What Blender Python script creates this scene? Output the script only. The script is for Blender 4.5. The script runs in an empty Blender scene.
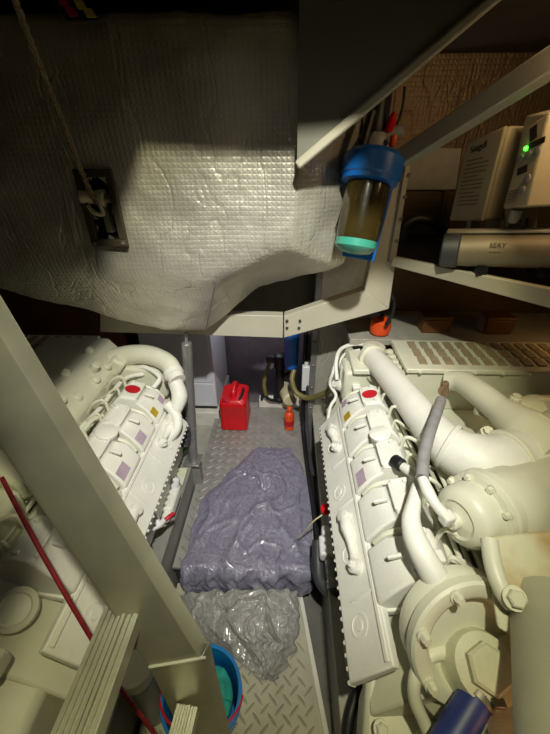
import bpy, bmesh, math, random
from mathutils import Vector, Matrix, noise
random.seed(7)
V = Vector
C = bpy.context.scene.collection
sc = bpy.context.scene
F_PX, PITCH, YAW, EYE = 342.0, math.radians(31.4), math.radians(2.0), V((0, 0, 1.65))

# ---------------------------------------------------------------- measuring helpers
def ray(px, py):
    x = (px - 275) / F_PX; y = (367 - py) / F_PX
    d = V((x, math.cos(PITCH) + y * math.sin(PITCH), -math.sin(PITCH) + y * math.cos(PITCH)))
    c, s = math.cos(YAW), math.sin(YAW)
    return V((c * d.x - s * d.y, s * d.x + c * d.y, d.z))
def PY(px, py, Y): d = ray(px, py); return EYE + d * (Y / d.y)
def PZ(px, py, Z): d = ray(px, py); return EYE + d * ((Z - EYE.z) / d.z)

# ---------------------------------------------------------------- materials
def nodes_of(name):
    m = bpy.data.materials.new(name); m.use_nodes = True
    nt = m.node_tree; b = nt.nodes['Principled BSDF']
    return m, nt, b
def lin(h):
    h = h.lstrip('#'); o = []
    for i in (0, 2, 4):
        c = int(h[i:i+2], 16) / 255
        o.append(c / 12.92 if c <= .04045 else ((c + .055) / 1.055) ** 2.4)
    return (*o, 1)
def mat(name, col, rough=.5, metal=0., var=.08, scale=18., bump=0., bscale=60., col2=None, coat=0., emit=0., spec=.5, alpha=1., trans=0.):
    m, nt, b = nodes_of(name)
    c = lin(col) if isinstance(col, str) else (*col, 1)
    c2 = (lin(col2) if col2 else tuple(max(0, v * (1 - 3.0 * var)) for v in c[:3]) + (1,))
    tc = nt.nodes.new('ShaderNodeTexCoord')
    n = nt.nodes.new('ShaderNodeTexNoise'); n.inputs['Scale'].default_value = scale; n.inputs['Detail'].default_value = 5
    r = nt.nodes.new('ShaderNodeValToRGB'); r.color_ramp.elements[0].position = .32; r.color_ramp.elements[1].position = .62
    r.color_ramp.elements[0].color = c2; r.color_ramp.elements[1].color = c
    nt.links.new(tc.outputs['Object'], n.inputs['Vector']); nt.links.new(n.outputs['Fac'], r.inputs['Fac'])
    nt.links.new(r.outputs['Color'], b.inputs['Base Color'])
    b.inputs['Roughness'].default_value = rough; b.inputs['Metallic'].default_value = metal
    b.inputs['Specular IOR Level'].default_value = spec; b.inputs['Coat Weight'].default_value = coat
    b.inputs['Alpha'].default_value = alpha; b.inputs['Transmission Weight'].default_value = trans
    if emit:
        b.inputs['Emission Color'].default_value = c; b.inputs['Emission Strength'].default_value = emit
    if bump:
        n2 = nt.nodes.new('ShaderNodeTexNoise'); n2.inputs['Scale'].default_value = bscale; n2.inputs['Detail'].default_value = 4
        bp = nt.nodes.new('ShaderNodeBump'); bp.inputs['Strength'].default_value = bump; bp.inputs['Distance'].default_value = .01
        nt.links.new(tc.outputs['Object'], n2.inputs['Vector']); nt.links.new(n2.outputs['Fac'], bp.inputs['Height'])
        nt.links.new(bp.outputs['Normal'], b.inputs['Normal'])
    return m
def foil(name, col, rough=.38, metal=.75, weave=120., wrinkle=1.0):
    """aluminium insulation facing: woven scrim squares plus creases"""
    m, nt, b = nodes_of(name); L = nt.links.new; N = nt.nodes.new
    tc = N('ShaderNodeTexCoord'); c = lin(col)
    n = N('ShaderNodeTexNoise'); n.inputs['Scale'].default_value = 6; n.inputs['Detail'].default_value = 6
    L(tc.outputs['Object'], n.inputs['Vector'])
    r = N('ShaderNodeValToRGB'); r.color_ramp.elements[0].position = .3; r.color_ramp.elements[1].position = .7
    r.color_ramp.elements[0].color = tuple(v * .72 for v in c[:3]) + (1,); r.color_ramp.elements[1].color = c
    L(n.outputs['Fac'], r.inputs['Fac']); L(r.outputs['Color'], b.inputs['Base Color'])
    rr = N('ShaderNodeMapRange'); rr.inputs['To Min'].default_value = rough - .08; rr.inputs['To Max'].default_value = rough + .14
    L(n.outputs['Fac'], rr.inputs['Value']); L(rr.outputs['Result'], b.inputs['Roughness'])
    b.inputs['Metallic'].default_value = metal
    sep = N('ShaderNodeSeparateXYZ'); L(tc.outputs['Object'], sep.inputs['Vector'])
    hs = []
    for k, ax in enumerate(('X', 'Y', 'Z')):
        a = N('ShaderNodeMath'); a.operation = 'MULTIPLY'; a.inputs[1].default_value = weave * 3.14
        s = N('ShaderNodeMath'); s.operation = 'SINE'; q = N('ShaderNodeMath'); q.operation = 'ABSOLUTE'
        L(sep.outputs[ax], a.inputs[0]); L(a.outputs[0], s.inputs[0]); L(s.outputs[0], q.inputs[0]); hs.append(q)
    mn = N('ShaderNodeMath'); mn.operation = 'MINIMUM'; L(hs[0].outputs[0], mn.inputs[0]); L(hs[2].outputs[0], mn.inputs[1])
    mp = N('ShaderNodeMapping'); mp.inputs['Scale'].default_value = (7, 7, 2.2); mp.inputs['Rotation'].default_value = (.1, .25, 0)
    L(tc.outputs['Object'], mp.inputs['Vector'])
    vo = N('ShaderNodeTexNoise'); vo.inputs['Scale'].default_value = 1; vo.inputs['Detail'].default_value = 3; vo.inputs['Distortion'].default_value = .4
    L(mp.outputs['Vector'], vo.inputs['Vector'])
    sb = N('ShaderNodeMath'); sb.operation = 'SUBTRACT'; sb.inputs[1].default_value = .5; L(vo.outputs['Fac'], sb.inputs[0])
    ab = N('ShaderNodeMath'); ab.operation = 'ABSOLUTE'; L(sb.outputs[0], ab.inputs[0])
    sm = N('ShaderNodeMapRange'); sm.inputs['From Max'].default_value = .022; L(ab.outputs[0], sm.inputs['Value'])
    b1 = N('ShaderNodeBump'); b1.inputs['Strength'].default_value = .3 * wrinkle; b1.inputs['Distance'].default_value = .004
    L(sm.outputs['Result'], b1.inputs['Height'])
    n4 = N('ShaderNodeTexNoise'); n4.inputs['Scale'].default_value = 40; n4.inputs['Detail'].default_value = 5
    L(tc.outputs['Object'], n4.inputs['Vector'])
    b3 = N('ShaderNodeBump'); b3.inputs['Strength'].default_value = .4 * wrinkle; b3.inputs['Distance'].default_value = .005
    L(n4.outputs['Fac'], b3.inputs['Height']); L(b1.outputs['Normal'], b3.inputs['Normal'])
    b2 = N('ShaderNodeBump'); b2.inputs['Strength'].default_value = .26; b2.inputs['Distance'].default_value = .003
    L(mn.outputs[0], b2.inputs['Height']); L(b3.outputs['Normal'], b2.inputs['Normal']); L(b2.outputs['Normal'], b.inputs['Normal'])
    return m

M = dict(
    paint=mat('engine_paint', '#dcdcc6', .42, var=.03, scale=9, bump=.05, bscale=90, coat=.15),
    paint2=mat('engine_paint_cast', '#d2d2b8', .5, var=.05, scale=14, bump=.18, bscale=120),
    paintw=mat('engine_paint_chalky', '#e4e3d8', .5, var=.03, scale=12, bump=.08, bscale=110),
    paintg=mat('engine_paint_grey', '#b4b4a0', .5, var=.05, scale=10, bump=.06),
    rust=mat('rust_streaked_paint', '#d0cfb2', .5, scale=9, col2='#a8803c', bump=.1),
    foil=foil('silver_foil', '#d8d4c4', .40, .55, 75., 1.2), foilb=foil('bronze_foil', '#75624a', .45, .5, 60., 1.2),
    foilp=foil('lilac_foil', '#a49caa', .45, .6, 80., 1.3),
    beam=mat('grey_frame_paint', '#b9b4a0', .45, var=.03, scale=6),
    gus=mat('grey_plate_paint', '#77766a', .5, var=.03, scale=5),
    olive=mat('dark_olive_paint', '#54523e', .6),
    alu=mat('brushed_aluminium', '#c4c4b2', .38, .7, var=.04, scale=30, bump=.04, bscale=200),
    alu2=mat('worn_aluminium', '#b0af98', .40, .75, var=.05, scale=18),
    tread=mat('tread_plate', '#a3a099', .5, .35, var=.06, scale=10),
    tread2=mat('tread_plate_cream', '#b9b5a0', .55, .2, var=.06, scale=10),
    whitetrim=mat('white_edge_trim', '#dfddd0', .5, var=.04),
    galv=mat('galvanised_pipe', '#9c9a98', .4, .6, var=.06, scale=30),
    white=mat('white_plastic', '#dcdcdc', .4, var=.02),
    cab=mat('white_cabinet_paint', '#d4d6dc', .45, var=.02, scale=4),
    ivory=mat('ivory_enclosure', '#b6ad90', .5, var=.02),
    tube=mat('silver_tube', '#857b66', .55, .3, var=.04),
    black=mat('black_rubber', '#17171a', .5, var=.1), dark=mat('dark_recess', '#0c0b09', .8),
    dbrown=mat('dark_brown_frame', '#4a4232', .5, var=.1), bilge=mat('bilge_paint', '#6d6b64', .6, var=.1, scale=8),
    string=mat('grey_stringer_paint', '#8d8d86', .55, var=.06, scale=7), ledge=mat('pale_stringer_cap', '#a9a79a', .55, var=.06),
    wood=mat('warm_brown_wood', '#70451f', .5, var=.12, scale=5), ceil=mat('ceiling_lining', '#4c4632', .6, var=.1, scale=4),
    blue=mat('blue_plastic', '#1667c4', .35, var=.05), dblue=mat('deep_blue_rubber', '#24347e', .45, var=.08),
    bucket=mat('blue_bucket_plastic', '#0f74bd', .35, var=.05), teal=mat('teal_cloth', '#2fa79a', .85, var=.1, bump=.4, bscale=40),
    red=mat('red_plastic', '#d4121c', .35, var=.04), orange=mat('orange_plastic', '#e8521c', .4, var=.05),
    redrope=mat('dark_red_cord', '#8a1520', .7, var=.15, scale=80), rope=mat('tan_rope', '#8f7d5a', .9, var=.15, scale=120, bump=.5, bscale=200),
    redst=mat('red_sticker', '#c01226', .45, var=.05), yel=mat('yellow_sticker', '#b99a1c', .45, var=.05), lil=mat('lilac_sticker', '#b9a4b4', .5, var=.06),
    cream=mat('cream_nylon', '#d6cda4', .5, var=.04), amberbowl=mat('amber_filter_bowl', '#3a3014', .2, var=.08, coat=.6),
    tealglow=mat('teal_bowl_glow', '#3f9c84', .3, var=.03, coat=.5), greyhose=mat('grey_hose', '#8c8a88', .6, var=.08, scale=30),
    greenhose=mat('green_hose', '#2f5a34', .5), yhose=mat('yellowish_hose', '#7d7640', .45, var=.06),
    rusty=mat('rusty_fitting', '#8a6f52', .7, var=.2, scale=60), green=mat('green_lamp', '#40ff30', .4, emit=6.0),
    ink=mat('dark_print', '#2a2416', .6), steel=mat('dull_steel', '#8d8a80', .4, .6), grate=mat('amber_grating_dark', '#a5987a', .5, var=.08),
    dg=mat('dark_grey_plastic', '#3a3b3d', .5, var=.05), greyc=mat('light_grey_plastic', '#8e8f8c', .45, var=.04),
    yellowst=mat('pale_yellow_flag', '#c9b84a', .6), tape=foil('foil_tape', '#bdbcb4', .3, .85, 10., 1.4),
)
def bagmat(name, col, col2):
    m, nt, b = nodes_of(name); L = nt.links.new; N = nt.nodes.new
    tc = N('ShaderNodeTexCoord')
    n = N('ShaderNodeTexNoise'); n.inputs['Scale'].default_value = 42; n.inputs['Detail'].default_value = 8; n.inputs['Roughness'].default_value = .65
    n.inputs['Distortion'].default_value = 1.2
    L(tc.outputs['Object'], n.inputs['Vector'])
    r = N('ShaderNodeValToRGB'); r.color_ramp.elements[0].color = lin(col2); r.color_ramp.elements[1].color = lin(col)
    r.color_ramp.elements[0].position = .35; r.color_ramp.elements[1].position = .65
    L(n.outputs['Fac'], r.inputs['Fac']); L(r.outputs['Color'], b.inputs['Base Color'])
    b.inputs['Roughness'].default_value = .25; b.inputs['Coat Weight'].default_value = .4; b.inputs['Coat Roughness'].default_value = .12
    b.inputs['Specular IOR Level'].default_value = .7
    bp = N('ShaderNodeBump'); bp.inputs['Strength'].default_value = .6; bp.inputs['Distance'].default_value = .010
    L(n.outputs['Fac'], bp.inputs['Height']); L(bp.outputs['Normal'], b.inputs['Normal'])
    return m
M['bag'] = bagmat('purple_grey_film', '#8e8a9a', '#716d82'); M['bag2'] = bagmat('grey_film', '#a3a19c', '#878581')

# ---------------------------------------------------------------- mesh builder
def basis(d):
    d = V(d).normalized(); a = V((0, 0, 1)) if abs(d.z) < .9 else V((1, 0, 0))
    x = a.cross(d).normalized(); return x, d.cross(x).normalized(), d
class MB:
    def __init__(s): s.bm = bmesh.new()
    def face(s, pts):
        return s.bm.faces.new([s.bm.verts.new(V(p)) for p in pts])
    def prism(s, pts, vec):
        vec = V(vec); a = [s.bm.verts.new(V(p)) for p in pts]; b = [s.bm.verts.new(V(p) + vec) for p in pts]
        n = len(a); s.bm.faces.new(a[::-1]); s.bm.faces.new(b)
        for i in range(n): s.bm.faces.new((a[i], a[(i+1) % n], b[(i+1) % n], b[i]))
        return s
    def box(s, c, size, ax=None):
        c = V(c); X, Y_, Z_ = ax if ax else (V((1,0,0)), V((0,1,0)), V((0,0,1)))
        x, y, z = V(X) * size[0] / 2, V(Y_) * size[1] / 2, V(Z_) * size[2] / 2
        return s.prism([c-x-y-z, c+x-y-z, c+x+y-z, c-x+y-z], z * 2)
    def span(s, lo, hi):
        lo, hi = V(lo), V(hi); return s.box((lo + hi) / 2, [abs(v) for v in (hi - lo)])
    def bar(s, a, b, w, h, up=(0, 0, 1)):
        a, b = V(a), V(b); d = b - a; x = d.normalized(); y = V(up).cross(x).normalized(); z = x.cross(y)
        return s.box((a + b) / 2, (d.length, w, h), (x, y, z))
    def tube(s, pts, r, n=12, sm=6, cap=True, corr=0):
        pts = [V(p) for p in pts]; rs = r if isinstance(r, (list, tuple)) else [r] * len(pts)
        if sm > 1 and len(pts) > 2:
            P, R = [], []
            for i in range(len(pts) - 1):
                p0, p1, p2, p3 = pts[max(i-1, 0)], pts[i], pts[i+1], pts[min(i+2, len(pts)-1)]
                for k in range(sm):
                    t = k / sm; P.append(.5 * ((2*p1) + (p2-p0)*t + (2*p0-5*p1+4*p2-p3)*t*t + (3*p1-p0-3*p2+p3)*t**3)); R.append(rs[i]*(1-t)+rs[i+1]*t)
            P.append(pts[-1]); R.append(rs[-1]); pts, rs = P, R
        if corr:
            rs = [q * (1 + (corr if i % 2 else 0)) for i, q in enumerate(rs)]
        rings = []; prev = None
        for i, p in enumerate(pts):
            d = (pts[min(i+1, len(pts)-1)] - pts[max(i-1, 0)]).normalized()
            if prev is None: x, y, _ = basis(d)
            else:
                x = (prev - d * prev.dot(d)).normalized(); y = d.cross(x)
            prev = x
            rings.append([s.bm.verts.new(p + (x * math.cos(2*math.pi*k/n) + y * math.sin(2*math.pi*k/n)) * rs[i]) for k in range(n)])
        for a, b in zip(rings, rings[1:]):
            for k in range(n): s.bm.faces.new((a[k], a[(k+1) % n], b[(k+1) % n], b[k]))
        if cap: s.bm.faces.new(rings[0][::-1]); s.bm.faces.new(rings[-1])
        return s
    def lathe(s, o, d, prof, n=36, cap0=True, cap1=True, sx=1.):
        o = V(o); x, y, z = basis(d); rings = []
        for r, h in prof:
            rings.append([s.bm.verts.new(o + z*h + x*r*sx*math.cos(2*math.pi*k/n) + y*r*math.sin(2*math.pi*k/n)) for k in range(n)])
        for a, b in zip(rings, rings[1:]):
            for k in range(n): s.bm.faces.new((a[k], a[(k+1) % n], b[(k+1) % n], b[k]))
        if cap0: s.bm.faces.new(rings[0][::-1])
        if cap1: s.bm.faces.new(rings[-1])
        return s
    def bolt(s, o, d, r=.008, h=.008):
        s.lathe(o, d, [(r*1.35, 0), (r*1.35, h*.3)], 16); s.lathe(V(o) + V(d).normalized()*h*.3, d, [(r, 0), (r, h*.8), (r*.8, h)], 6); return s
    def ball(s, c, r, n=16, sc_=(1, 1, 1)):
        prof = [(max(1e-4, r*math.sin(math.pi*i/10)), -r*math.cos(math.pi*i/10)) for i in range(11)]
        k = len(s.bm.verts); s.lathe(c, (0, 0, 1), prof, n); s.bm.verts.ensure_lookup_table()
        for v in s.bm.verts[k:]:
            q = v.co - V(c); v.co = V(c) + V((q.x*sc_[0], q.y*sc_[1], q.z*sc_[2]))
        return s
    def grid(s, fn, nu, nv, th=0):
        g = [[s.bm.verts.new(fn(i/nu, j/nv)) for j in range(nv+1)] for i in range(nu+1)]
        for i in range(nu):
            for j in range(nv): s.bm.faces.new((g[i][j], g[i+1][j], g[i+1][j+1], g[i][j+1]))
        return s
    def build(s, name, m, parent=None, bev=0, ang=35, label=None, solid=0, seg=2):
        bmesh.ops.recalc_face_normals(s.bm, faces=s.bm.faces)
        off = V((0, 0, 0)); p = parent
        while p is not None: off += p.location; p = p.parent
        if parent is None:
            vs = [v.co for v in s.bm.verts]
            off = V(((min(v.x for v in vs)+max(v.x for v in vs))/2, (min(v.y for v in vs)+max(v.y for v in vs))/2, min(v.z for v in vs)))
        for v in s.bm.verts: v.co -= off
        me = bpy.data.meshes.new(name); s.bm.to_mesh(me); s.bm.free()
        me.materials.append(M[m] if isinstance(m, str) else m)
        me.polygons.foreach_set('use_smooth', [True] * len(me.polygons)); me.set_sharp_from_angle(angle=math.radians(ang))
        o = bpy.data.objects.new(name, me); C.objects.link(o)
        if parent is None: o.location = off
        else: o.parent = parent
        if solid:
            d = o.modifiers.new('thickness', 'SOLIDIFY'); d.thickness = solid; d.offset = 0
        if bev:
            d = o.modifiers.new('bevel', 'BEVEL'); d.width = bev; d.segments = seg; d.limit_method = 'ANGLE'; d.angle_limit = math.radians(40); d.harden_normals = False
        if label: o['label'] = label
        return o
def tag(o, label, cat, group=None):
    o['label'] = label; o['category'] = cat
    if group: o['group'] = group
    return o
def thing(name, label, cat, loc, group=None):
    o = bpy.data.objects.new(name, None); o.empty_display_size = .05; C.objects.link(o); o.location = V(loc)
    return tag(o, label, cat, group)
def struct(o): o['kind'] = 'structure'; return o
def text(name, body, size, origin, xdir, up, m, parent):
    cu = bpy.data.curves.new(name, 'FONT'); cu.body = body; cu.size = size; cu.extrude = .0004
    cu.materials.append(M[m]); o = bpy.data.objects.new(name, cu); C.objects.link(o)
    off = V((0, 0, 0)); p = parent
    while p is not None: off += p.location; p = p.parent
    x = V(xdir).normalized(); z = x.cross(V(up)).normalized(); y = z.cross(x)
    mt = Matrix((x, y, z)).transposed().to_4x4(); mt.translation = V(origin) - off
    bpy.context.view_layer.update()
    me = bpy.data.meshes.new_from_object(o.evaluated_get(bpy.context.evaluated_depsgraph_get())); bpy.data.objects.remove(o)
    o = bpy.data.objects.new(name, me); C.objects.link(o)
    o.parent = parent; o.matrix_local = mt
    return o
def lozenges(mb, inside, z, x0, x1, y0, y1, p=.03):
    """raised diamond tread pattern"""
    i = 0; y = y0
    while y < y1:
        x = x0 + (p/2 if i % 2 else 0); j = 0
        while x < x1:
            if inside(x, y):
                a = math.radians(45 if (i % 2) else -45); u = V((math.cos(a), math.sin(a), 0)); w = V((-u.y, u.x, 0)); c = V((x, y, z)); t = V((0, 0, .0028))
                ring = [mb.bm.verts.new(q) for q in (c-u*.025, c-u*.012+w*.005, c+u*.012+w*.005, c+u*.025, c+u*.012-w*.005, c-u*.012-w*.005)]
                k = [mb.bm.verts.new(c-u*.018+t), mb.bm.verts.new(c+u*.018+t)]
                for f in ((ring[0], ring[1], k[0]), (ring[1], ring[2], k[1], k[0]), (ring[2], ring[3], k[1]), (ring[3], ring[4], k[1]), (ring[4], ring[5], k[0], k[1]), (ring[5], ring[0], k[0])):
                    mb.bm.faces.new(f)
            x += p; j += 1
        y += p/2; i += 1

# ================================================================ ROOM SHELL
XL, XR, YF, YB, ZC = -1.6, 1.5, -1.3, 2.3, 2.0
struct(MB().span((XL, YF, -.12), (XR, YB, -.06)).build('floor', 'bilge'))
struct(MB().span((XL-.06, YF, -.12), (XL, YB, ZC)).build('wall_left', 'wood'))
struct(MB().span((XR, YF, -.12), (XR+.06, YB, ZC)).build('wall_right', 'foilb'))
struct(MB().span((XL, YB, -.12), (XR, YB+.06, ZC)).build('wall_back', 'foilp'))
struct(MB().span((XL, YF-.06, -.12), (XR, YF, ZC)).build('wall_front', 'wood'))
HX0, HX1, HY0, HY1 = -.195, .36, -.75, .60       # deck hatch the ladder comes down through
cb = MB()
cb.span((XL, YF, ZC), (HX0, YB, ZC+.05)); cb.span((HX1, YF, ZC), (XR, YB, ZC+.05))
cb.span((.155, .50, ZC), (HX1, HY1, ZC+.05)); cb.span((HX0, HY0, ZC), (-.10, .08, ZC+.05)); cb.span((HX0, YF, ZC), (HX1, HY0, ZC+.05)); cb.span((HX0, HY1, ZC), (HX1, YB, ZC+.05))  # first two slabs narrow the hatch, added to shade filter and left engine
struct(cb.build('ceiling', 'ceil'))
struct(MB().span((.42, 1.80, .0), (XR, 1.84, ZC)).build('wall_back.001', 'foilb'))
struct(MB().span((.30, 1.44, .90), (XR, 1.80, .93)).build('trim_1', 'ledge', bev=.003))
struct(MB().span((-1.6, 1.75, .0), (-.95, 1.80, ZC)).build('wall_back.002', 'wood'))
# engine beds
rs = MB(); rs.span((.185, -.2, -.06), (.262, 2.0, .26)); struct(rs.build('trim_2', 'string', bev=.006))
rs = MB(); rs.span((.175, -.2, .26), (.268, 2.0, .285)); struct(rs.build('trim_3', 'ledge', bev=.004))
ls = MB(); ls.span((-.52, -.2, -.06), (-.485, 1.33, .26)); ls.span((-.55, -.2, .26), (-.478, 1.33, .28)); struct(ls.build('trim_4', 'string', bev=.005))

struct(MB().span((-.95, 1.0, .04), (-.482, 1.79, .07)).build('trim_5', 'ledge'))
# ================================================================ FLOOR PLATES
t = thing('floor_plate', 'grey raised tread plate step running back under the purple bag', 'floor plate', (-.165, 1.4, -.06))
m_ = MB(); m_.span((-.475, .80, .115), (.147, 1.99, .13)); lozenges(m_, lambda x, y: True, .13, -.445, .13, .83, 1.96, .052)
m_.build('plate', 'tread', t)
MB().span((-.468, .815, -.06), (.14, .83, .115)).build('riser', 'dg', t); MB().span((-.475, .815, -.06), (-.46, 1.98, .115)).build('side_panel', 'dg', t)
MB().span((.125, .83, -.06), (.14, 1.98, .115)).build('side_panel', 'dg', t)
t = thing('floor_plate', 'cream tread plate with a white edge strip, lower level beside the bucket', 'floor plate', (-.15, .3, -.06))
def redge(y): return .084 + (.79 - y) * .177
m_ = MB(); pl = [(-.47, -.25, 0), (redge(-.25), -.25, 0), (redge(.80), .80, 0), (-.47, .80, 0)]
m_.prism([(x, y, -.012) for x, y, z in pl], (0, 0, .012)); lozenges(m_, lambda x, y: x < redge(y) - .035, 0, -.44, .3, -.2, .77, .052); m_.build('plate', 'tread2', t)
m_ = MB(); m_.prism([(redge(-.25)-.012, -.25, -.02), (redge(-.25)+.006, -.25, -.02), (redge(.80)+.006, .80, -.02), (redge(.80)-.012, .80, -.02)], (0, 0, .028)); m_.build('edge_strip', 'whitetrim', t, bev=.002)
MB().span((-.46, -.2, -.06), (-.44, .79, -.012)).build('bearer', 'dg', t); MB().span((.05, -.2, -.06), (.07, .79, -.012)).build('bearer', 'dg', t)

# ================================================================ INSULATED TANK
tk = thing('insulated_tank', 'large silver foil wrapped tank overhead with a small square recess', 'tank', (-.5, 1.5, 1.04))
A0, A1 = V((-1.58, 1.05, 1.93)), V((.025, 1.05, 1.93))
Pp, Q = PY(300, 165, 1.05), PY(289, 248, 1.07)
B0, B1 = PY(-120, 258, 1.02), PY(215, 279, 1.08)
C0, C1, C2 = PY(-130, 232, 1.22), PY(170, 334, 1.25), PY(206, 333, 1.28)
S, T = PY(346, 268, 1.23), PY(353, 222, 1.23)
R = PY(262, 288, 1.42); U = V((T.x, 1.23, 1.93)); A1b = A1
m_ = MB(); bm = m_.bm
pts = dict(A0=A0, A1=A1, P=Pp, Q=Q, B0=B0, B1=B1, C0=C0, C1=C1, C2=C2, S=S, T=T, R=R, U=U,
           BA0=V((-1.58, 1.74, 1.93)), BU=V((T.x, 1.74, 1.93)), BC0=V((C0.x, 1.74, C0.z)), BC1=V((C1.x, 1.74, C1.z+.5)), BC2=V((C2.x, 1.74, C2.z+.5)), BR=V((R.x, 1.74, R.z+.05)), BS=V((S.x, 1.74, S.z)))
vs = {k: bm.verts.new(p) for k, p in pts.items()}
for f in ('A0 A1 P Q B1 B0', 'B0 B1 C2 C1 C0', 'B1 Q R C2', 'P T S Q', 'A1 U T P', 'Q S BS BR R', 'R BR BC2 C2', 'C1 C2 BC2 BC1', 'C0 C1 BC1 BC0', 'A0 BA0 BU U A1', 'T U BU BS S', 'BA0 BC0 BC1 BC2 BR BS BU', 'A0 B0 C0 BC0 BA0'):
    bm.faces.new([vs[k] for k in f.split()])
bmesh.ops.triangulate(bm, faces=bm.faces[:])
for it in range(7):
    lg = [e for e in bm.edges if e.calc_length() > .035]
    if not lg: break
    bmesh.ops.subdivide_edges(bm, edges=lg, cuts=1); bmesh.ops.triangulate(bm, faces=bm.faces[:])
h0, h1 = PY(78, 172, 1.05), PY(126, 243, 1.05)
kill = [f for f in bm.faces if abs(f.calc_center_median().y - 1.05) < .03 and h0.x + .012 < f.calc_center_median().x < h1.x - .012 and h1.z + .012 < f.calc_center_median().z < h0.z - .012]
bmesh.ops.delete(bm, geom=kill, context='FACES')
for _ in range(4): bmesh.ops.smooth_vert(bm, verts=[v for v in bm.verts if not v.is_boundary], factor=.5, use_axis_x=True, use_axis_y=True, use_axis_z=True)
bm.normal_update()
for v in bm.verts:
    if not v.is_boundary:
        v.co += v.normal * (noise.noise(v.co * 6) * .009 + noise.noise(v.co * 19) * .004)
m_.build('foil_skin', 'foil', tk, ang=70)
# tape seams on the face
for pts_ in ([(62, 175), (66, 205), (76, 246)], [(300, 30), (301, 100), (300, 160)], [(215, 281), (205, 330)]):
    m_ = MB(); q = []
    for (a, b) in pts_:
        y = 1.046 if b < 262 else 1.06 + max(0, (b - 270)) * .0033
        q.append(PY(a, b, y - .004))
    m_.tube(q, .003 if a < 290 else .006, 6, 5); m_.build('tape_seam', 'tape', tk)
m_ = MB()
def ring_frame(mb, lo, hi, w, y0, y1):
    mb.span((lo.x-w, y0, lo.z-w), (hi.x+w, y1, lo.z)); mb.span((lo.x-w, y0, hi.z), (hi.x+w, y1, hi.z+w)); mb.span((lo.x-w, y0, lo.z), (lo.x, y1, hi.z)); mb.span((hi.x, y0, lo.z), (hi.x+w, y1, hi.z))
lo, hi = V((h0.x+.012, 0, h1.z+.012)), V((h1.x-.012, 0, h0.z-.012))
ring_frame(m_, lo, hi, .02, 1.035, 1.052); m_.build('recess_frame', 'dbrown', tk, bev=.002)
m_ = MB(); ring_frame(m_, lo, hi, .004, 1.05, 1.15); m_.span((lo.x-.004, 1.15, lo.z-.004), (hi.x+.004, 1.155, hi.z+.004)); m_.build('recess_box', 'dark', tk)
m_ = MB(); m_.span((lo.x+.012, 1.08, lo.z+.012), (lo.x+.03, 1.15, hi.z-.06)); m_.build('recess_web', 'cream', tk)
for q in ((hi.x+.01, lo.z-.01), (lo.x-.01, lo.z-.01)):
    m_ = MB(); m_.bolt((q[0], 1.035, q[1]), (0, -1, 0), .005, .005); m_.build('screw', 'steel', tk)
# pulley and rope
a, b = PY(82, 196, 1.05), PY(105, 198, 1.05); d = b - a
pu = thing('rope_toggle', 'cream nylon roller sitting in the recess of the silver tank', 'toggle', (a+b)/2)
MB().lathe(a, d, [(.016, 0), (.022, .002), (.022, .012), (.018, .022), (.018, d.length-.02), (.022, d.length-.01), (.022, d.length), (.016, d.length+.002)]).build('roller', 'cream', pu)
MB().lathe(b, d, [(.012, 0), (.012, .035)], 12).build('axle', 'steel', pu)
m_ = MB(); m_.tube([PY(88, 206, 1.04), PY(95, 213, 1.035), PY(103, 214, 1.04), PY(100, 205, 1.04)], .006, 8); m_.build('lashing', 'cream', pu)
r0 = PY(15, 0, .85); r1 = PY(60, 115, .95)
up = r0 + (r0 - r1).normalized() * ((ZC - r0.z) / max(.05, (r0 - r1).normalized().z))
rp = [up, r0, PY(38, 62, .90), r1, PY(80, 168, 1.0), PY(93, 197, 1.027), PY(97, 204, 1.03)]
tw = MB()
for ph in (0, 2.09, 4.19):
    P = []
    for i in range(len(rp)-1):
        for k in range(14):
            t_ = k/14; p = rp[i].lerp(rp[i+1], t_); P.append(p)
    P = [p + V((math.cos(i*.75+ph), 0, math.sin(i*.75+ph)))*.0035 for i, p in enumerate(P)]
    tw.tube(P, .0042, 6, 1)
tag(tw.build('rope', 'rope'), 'thin twisted tan rope hanging down to the recess in the silver tank', 'rope')
# coloured flags on the ceiling edge
fl = thing('tally_card', 'small card of red and yellow squares up by the ceiling corner', 'card', PY(75, 10, 1.0))
for (a, b, c_) in ((62, 2, 'redst'), (70, 12, 'redst'), (79, 5, 'yellowst'), (88, 13, 'yellowst'), (53, -6, 'redst')):
    m_ = MB(); q = [PY(a-6, b-5, 1.0), PY(a+3, b-5, 1.0), PY(a+8, b+4, 1.0), PY(a-1, b+4, 1.0)]; m_.prism(q, (0, .004, 0)); m_.build('square', c_, fl)
m_ = MB(); m_.prism([PY(38, -14, 1.006), PY(75, -14, 1.006), PY(98, 20, 1.006), PY(66, 20, 1.006)], (0, .006, 0)); m_.build('card', 'dark', fl)
MB().tube([PY(60, -8, 1.01), PY(58, -30, 1.03)], .004, 6).build('hanger', 'black', fl)

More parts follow.
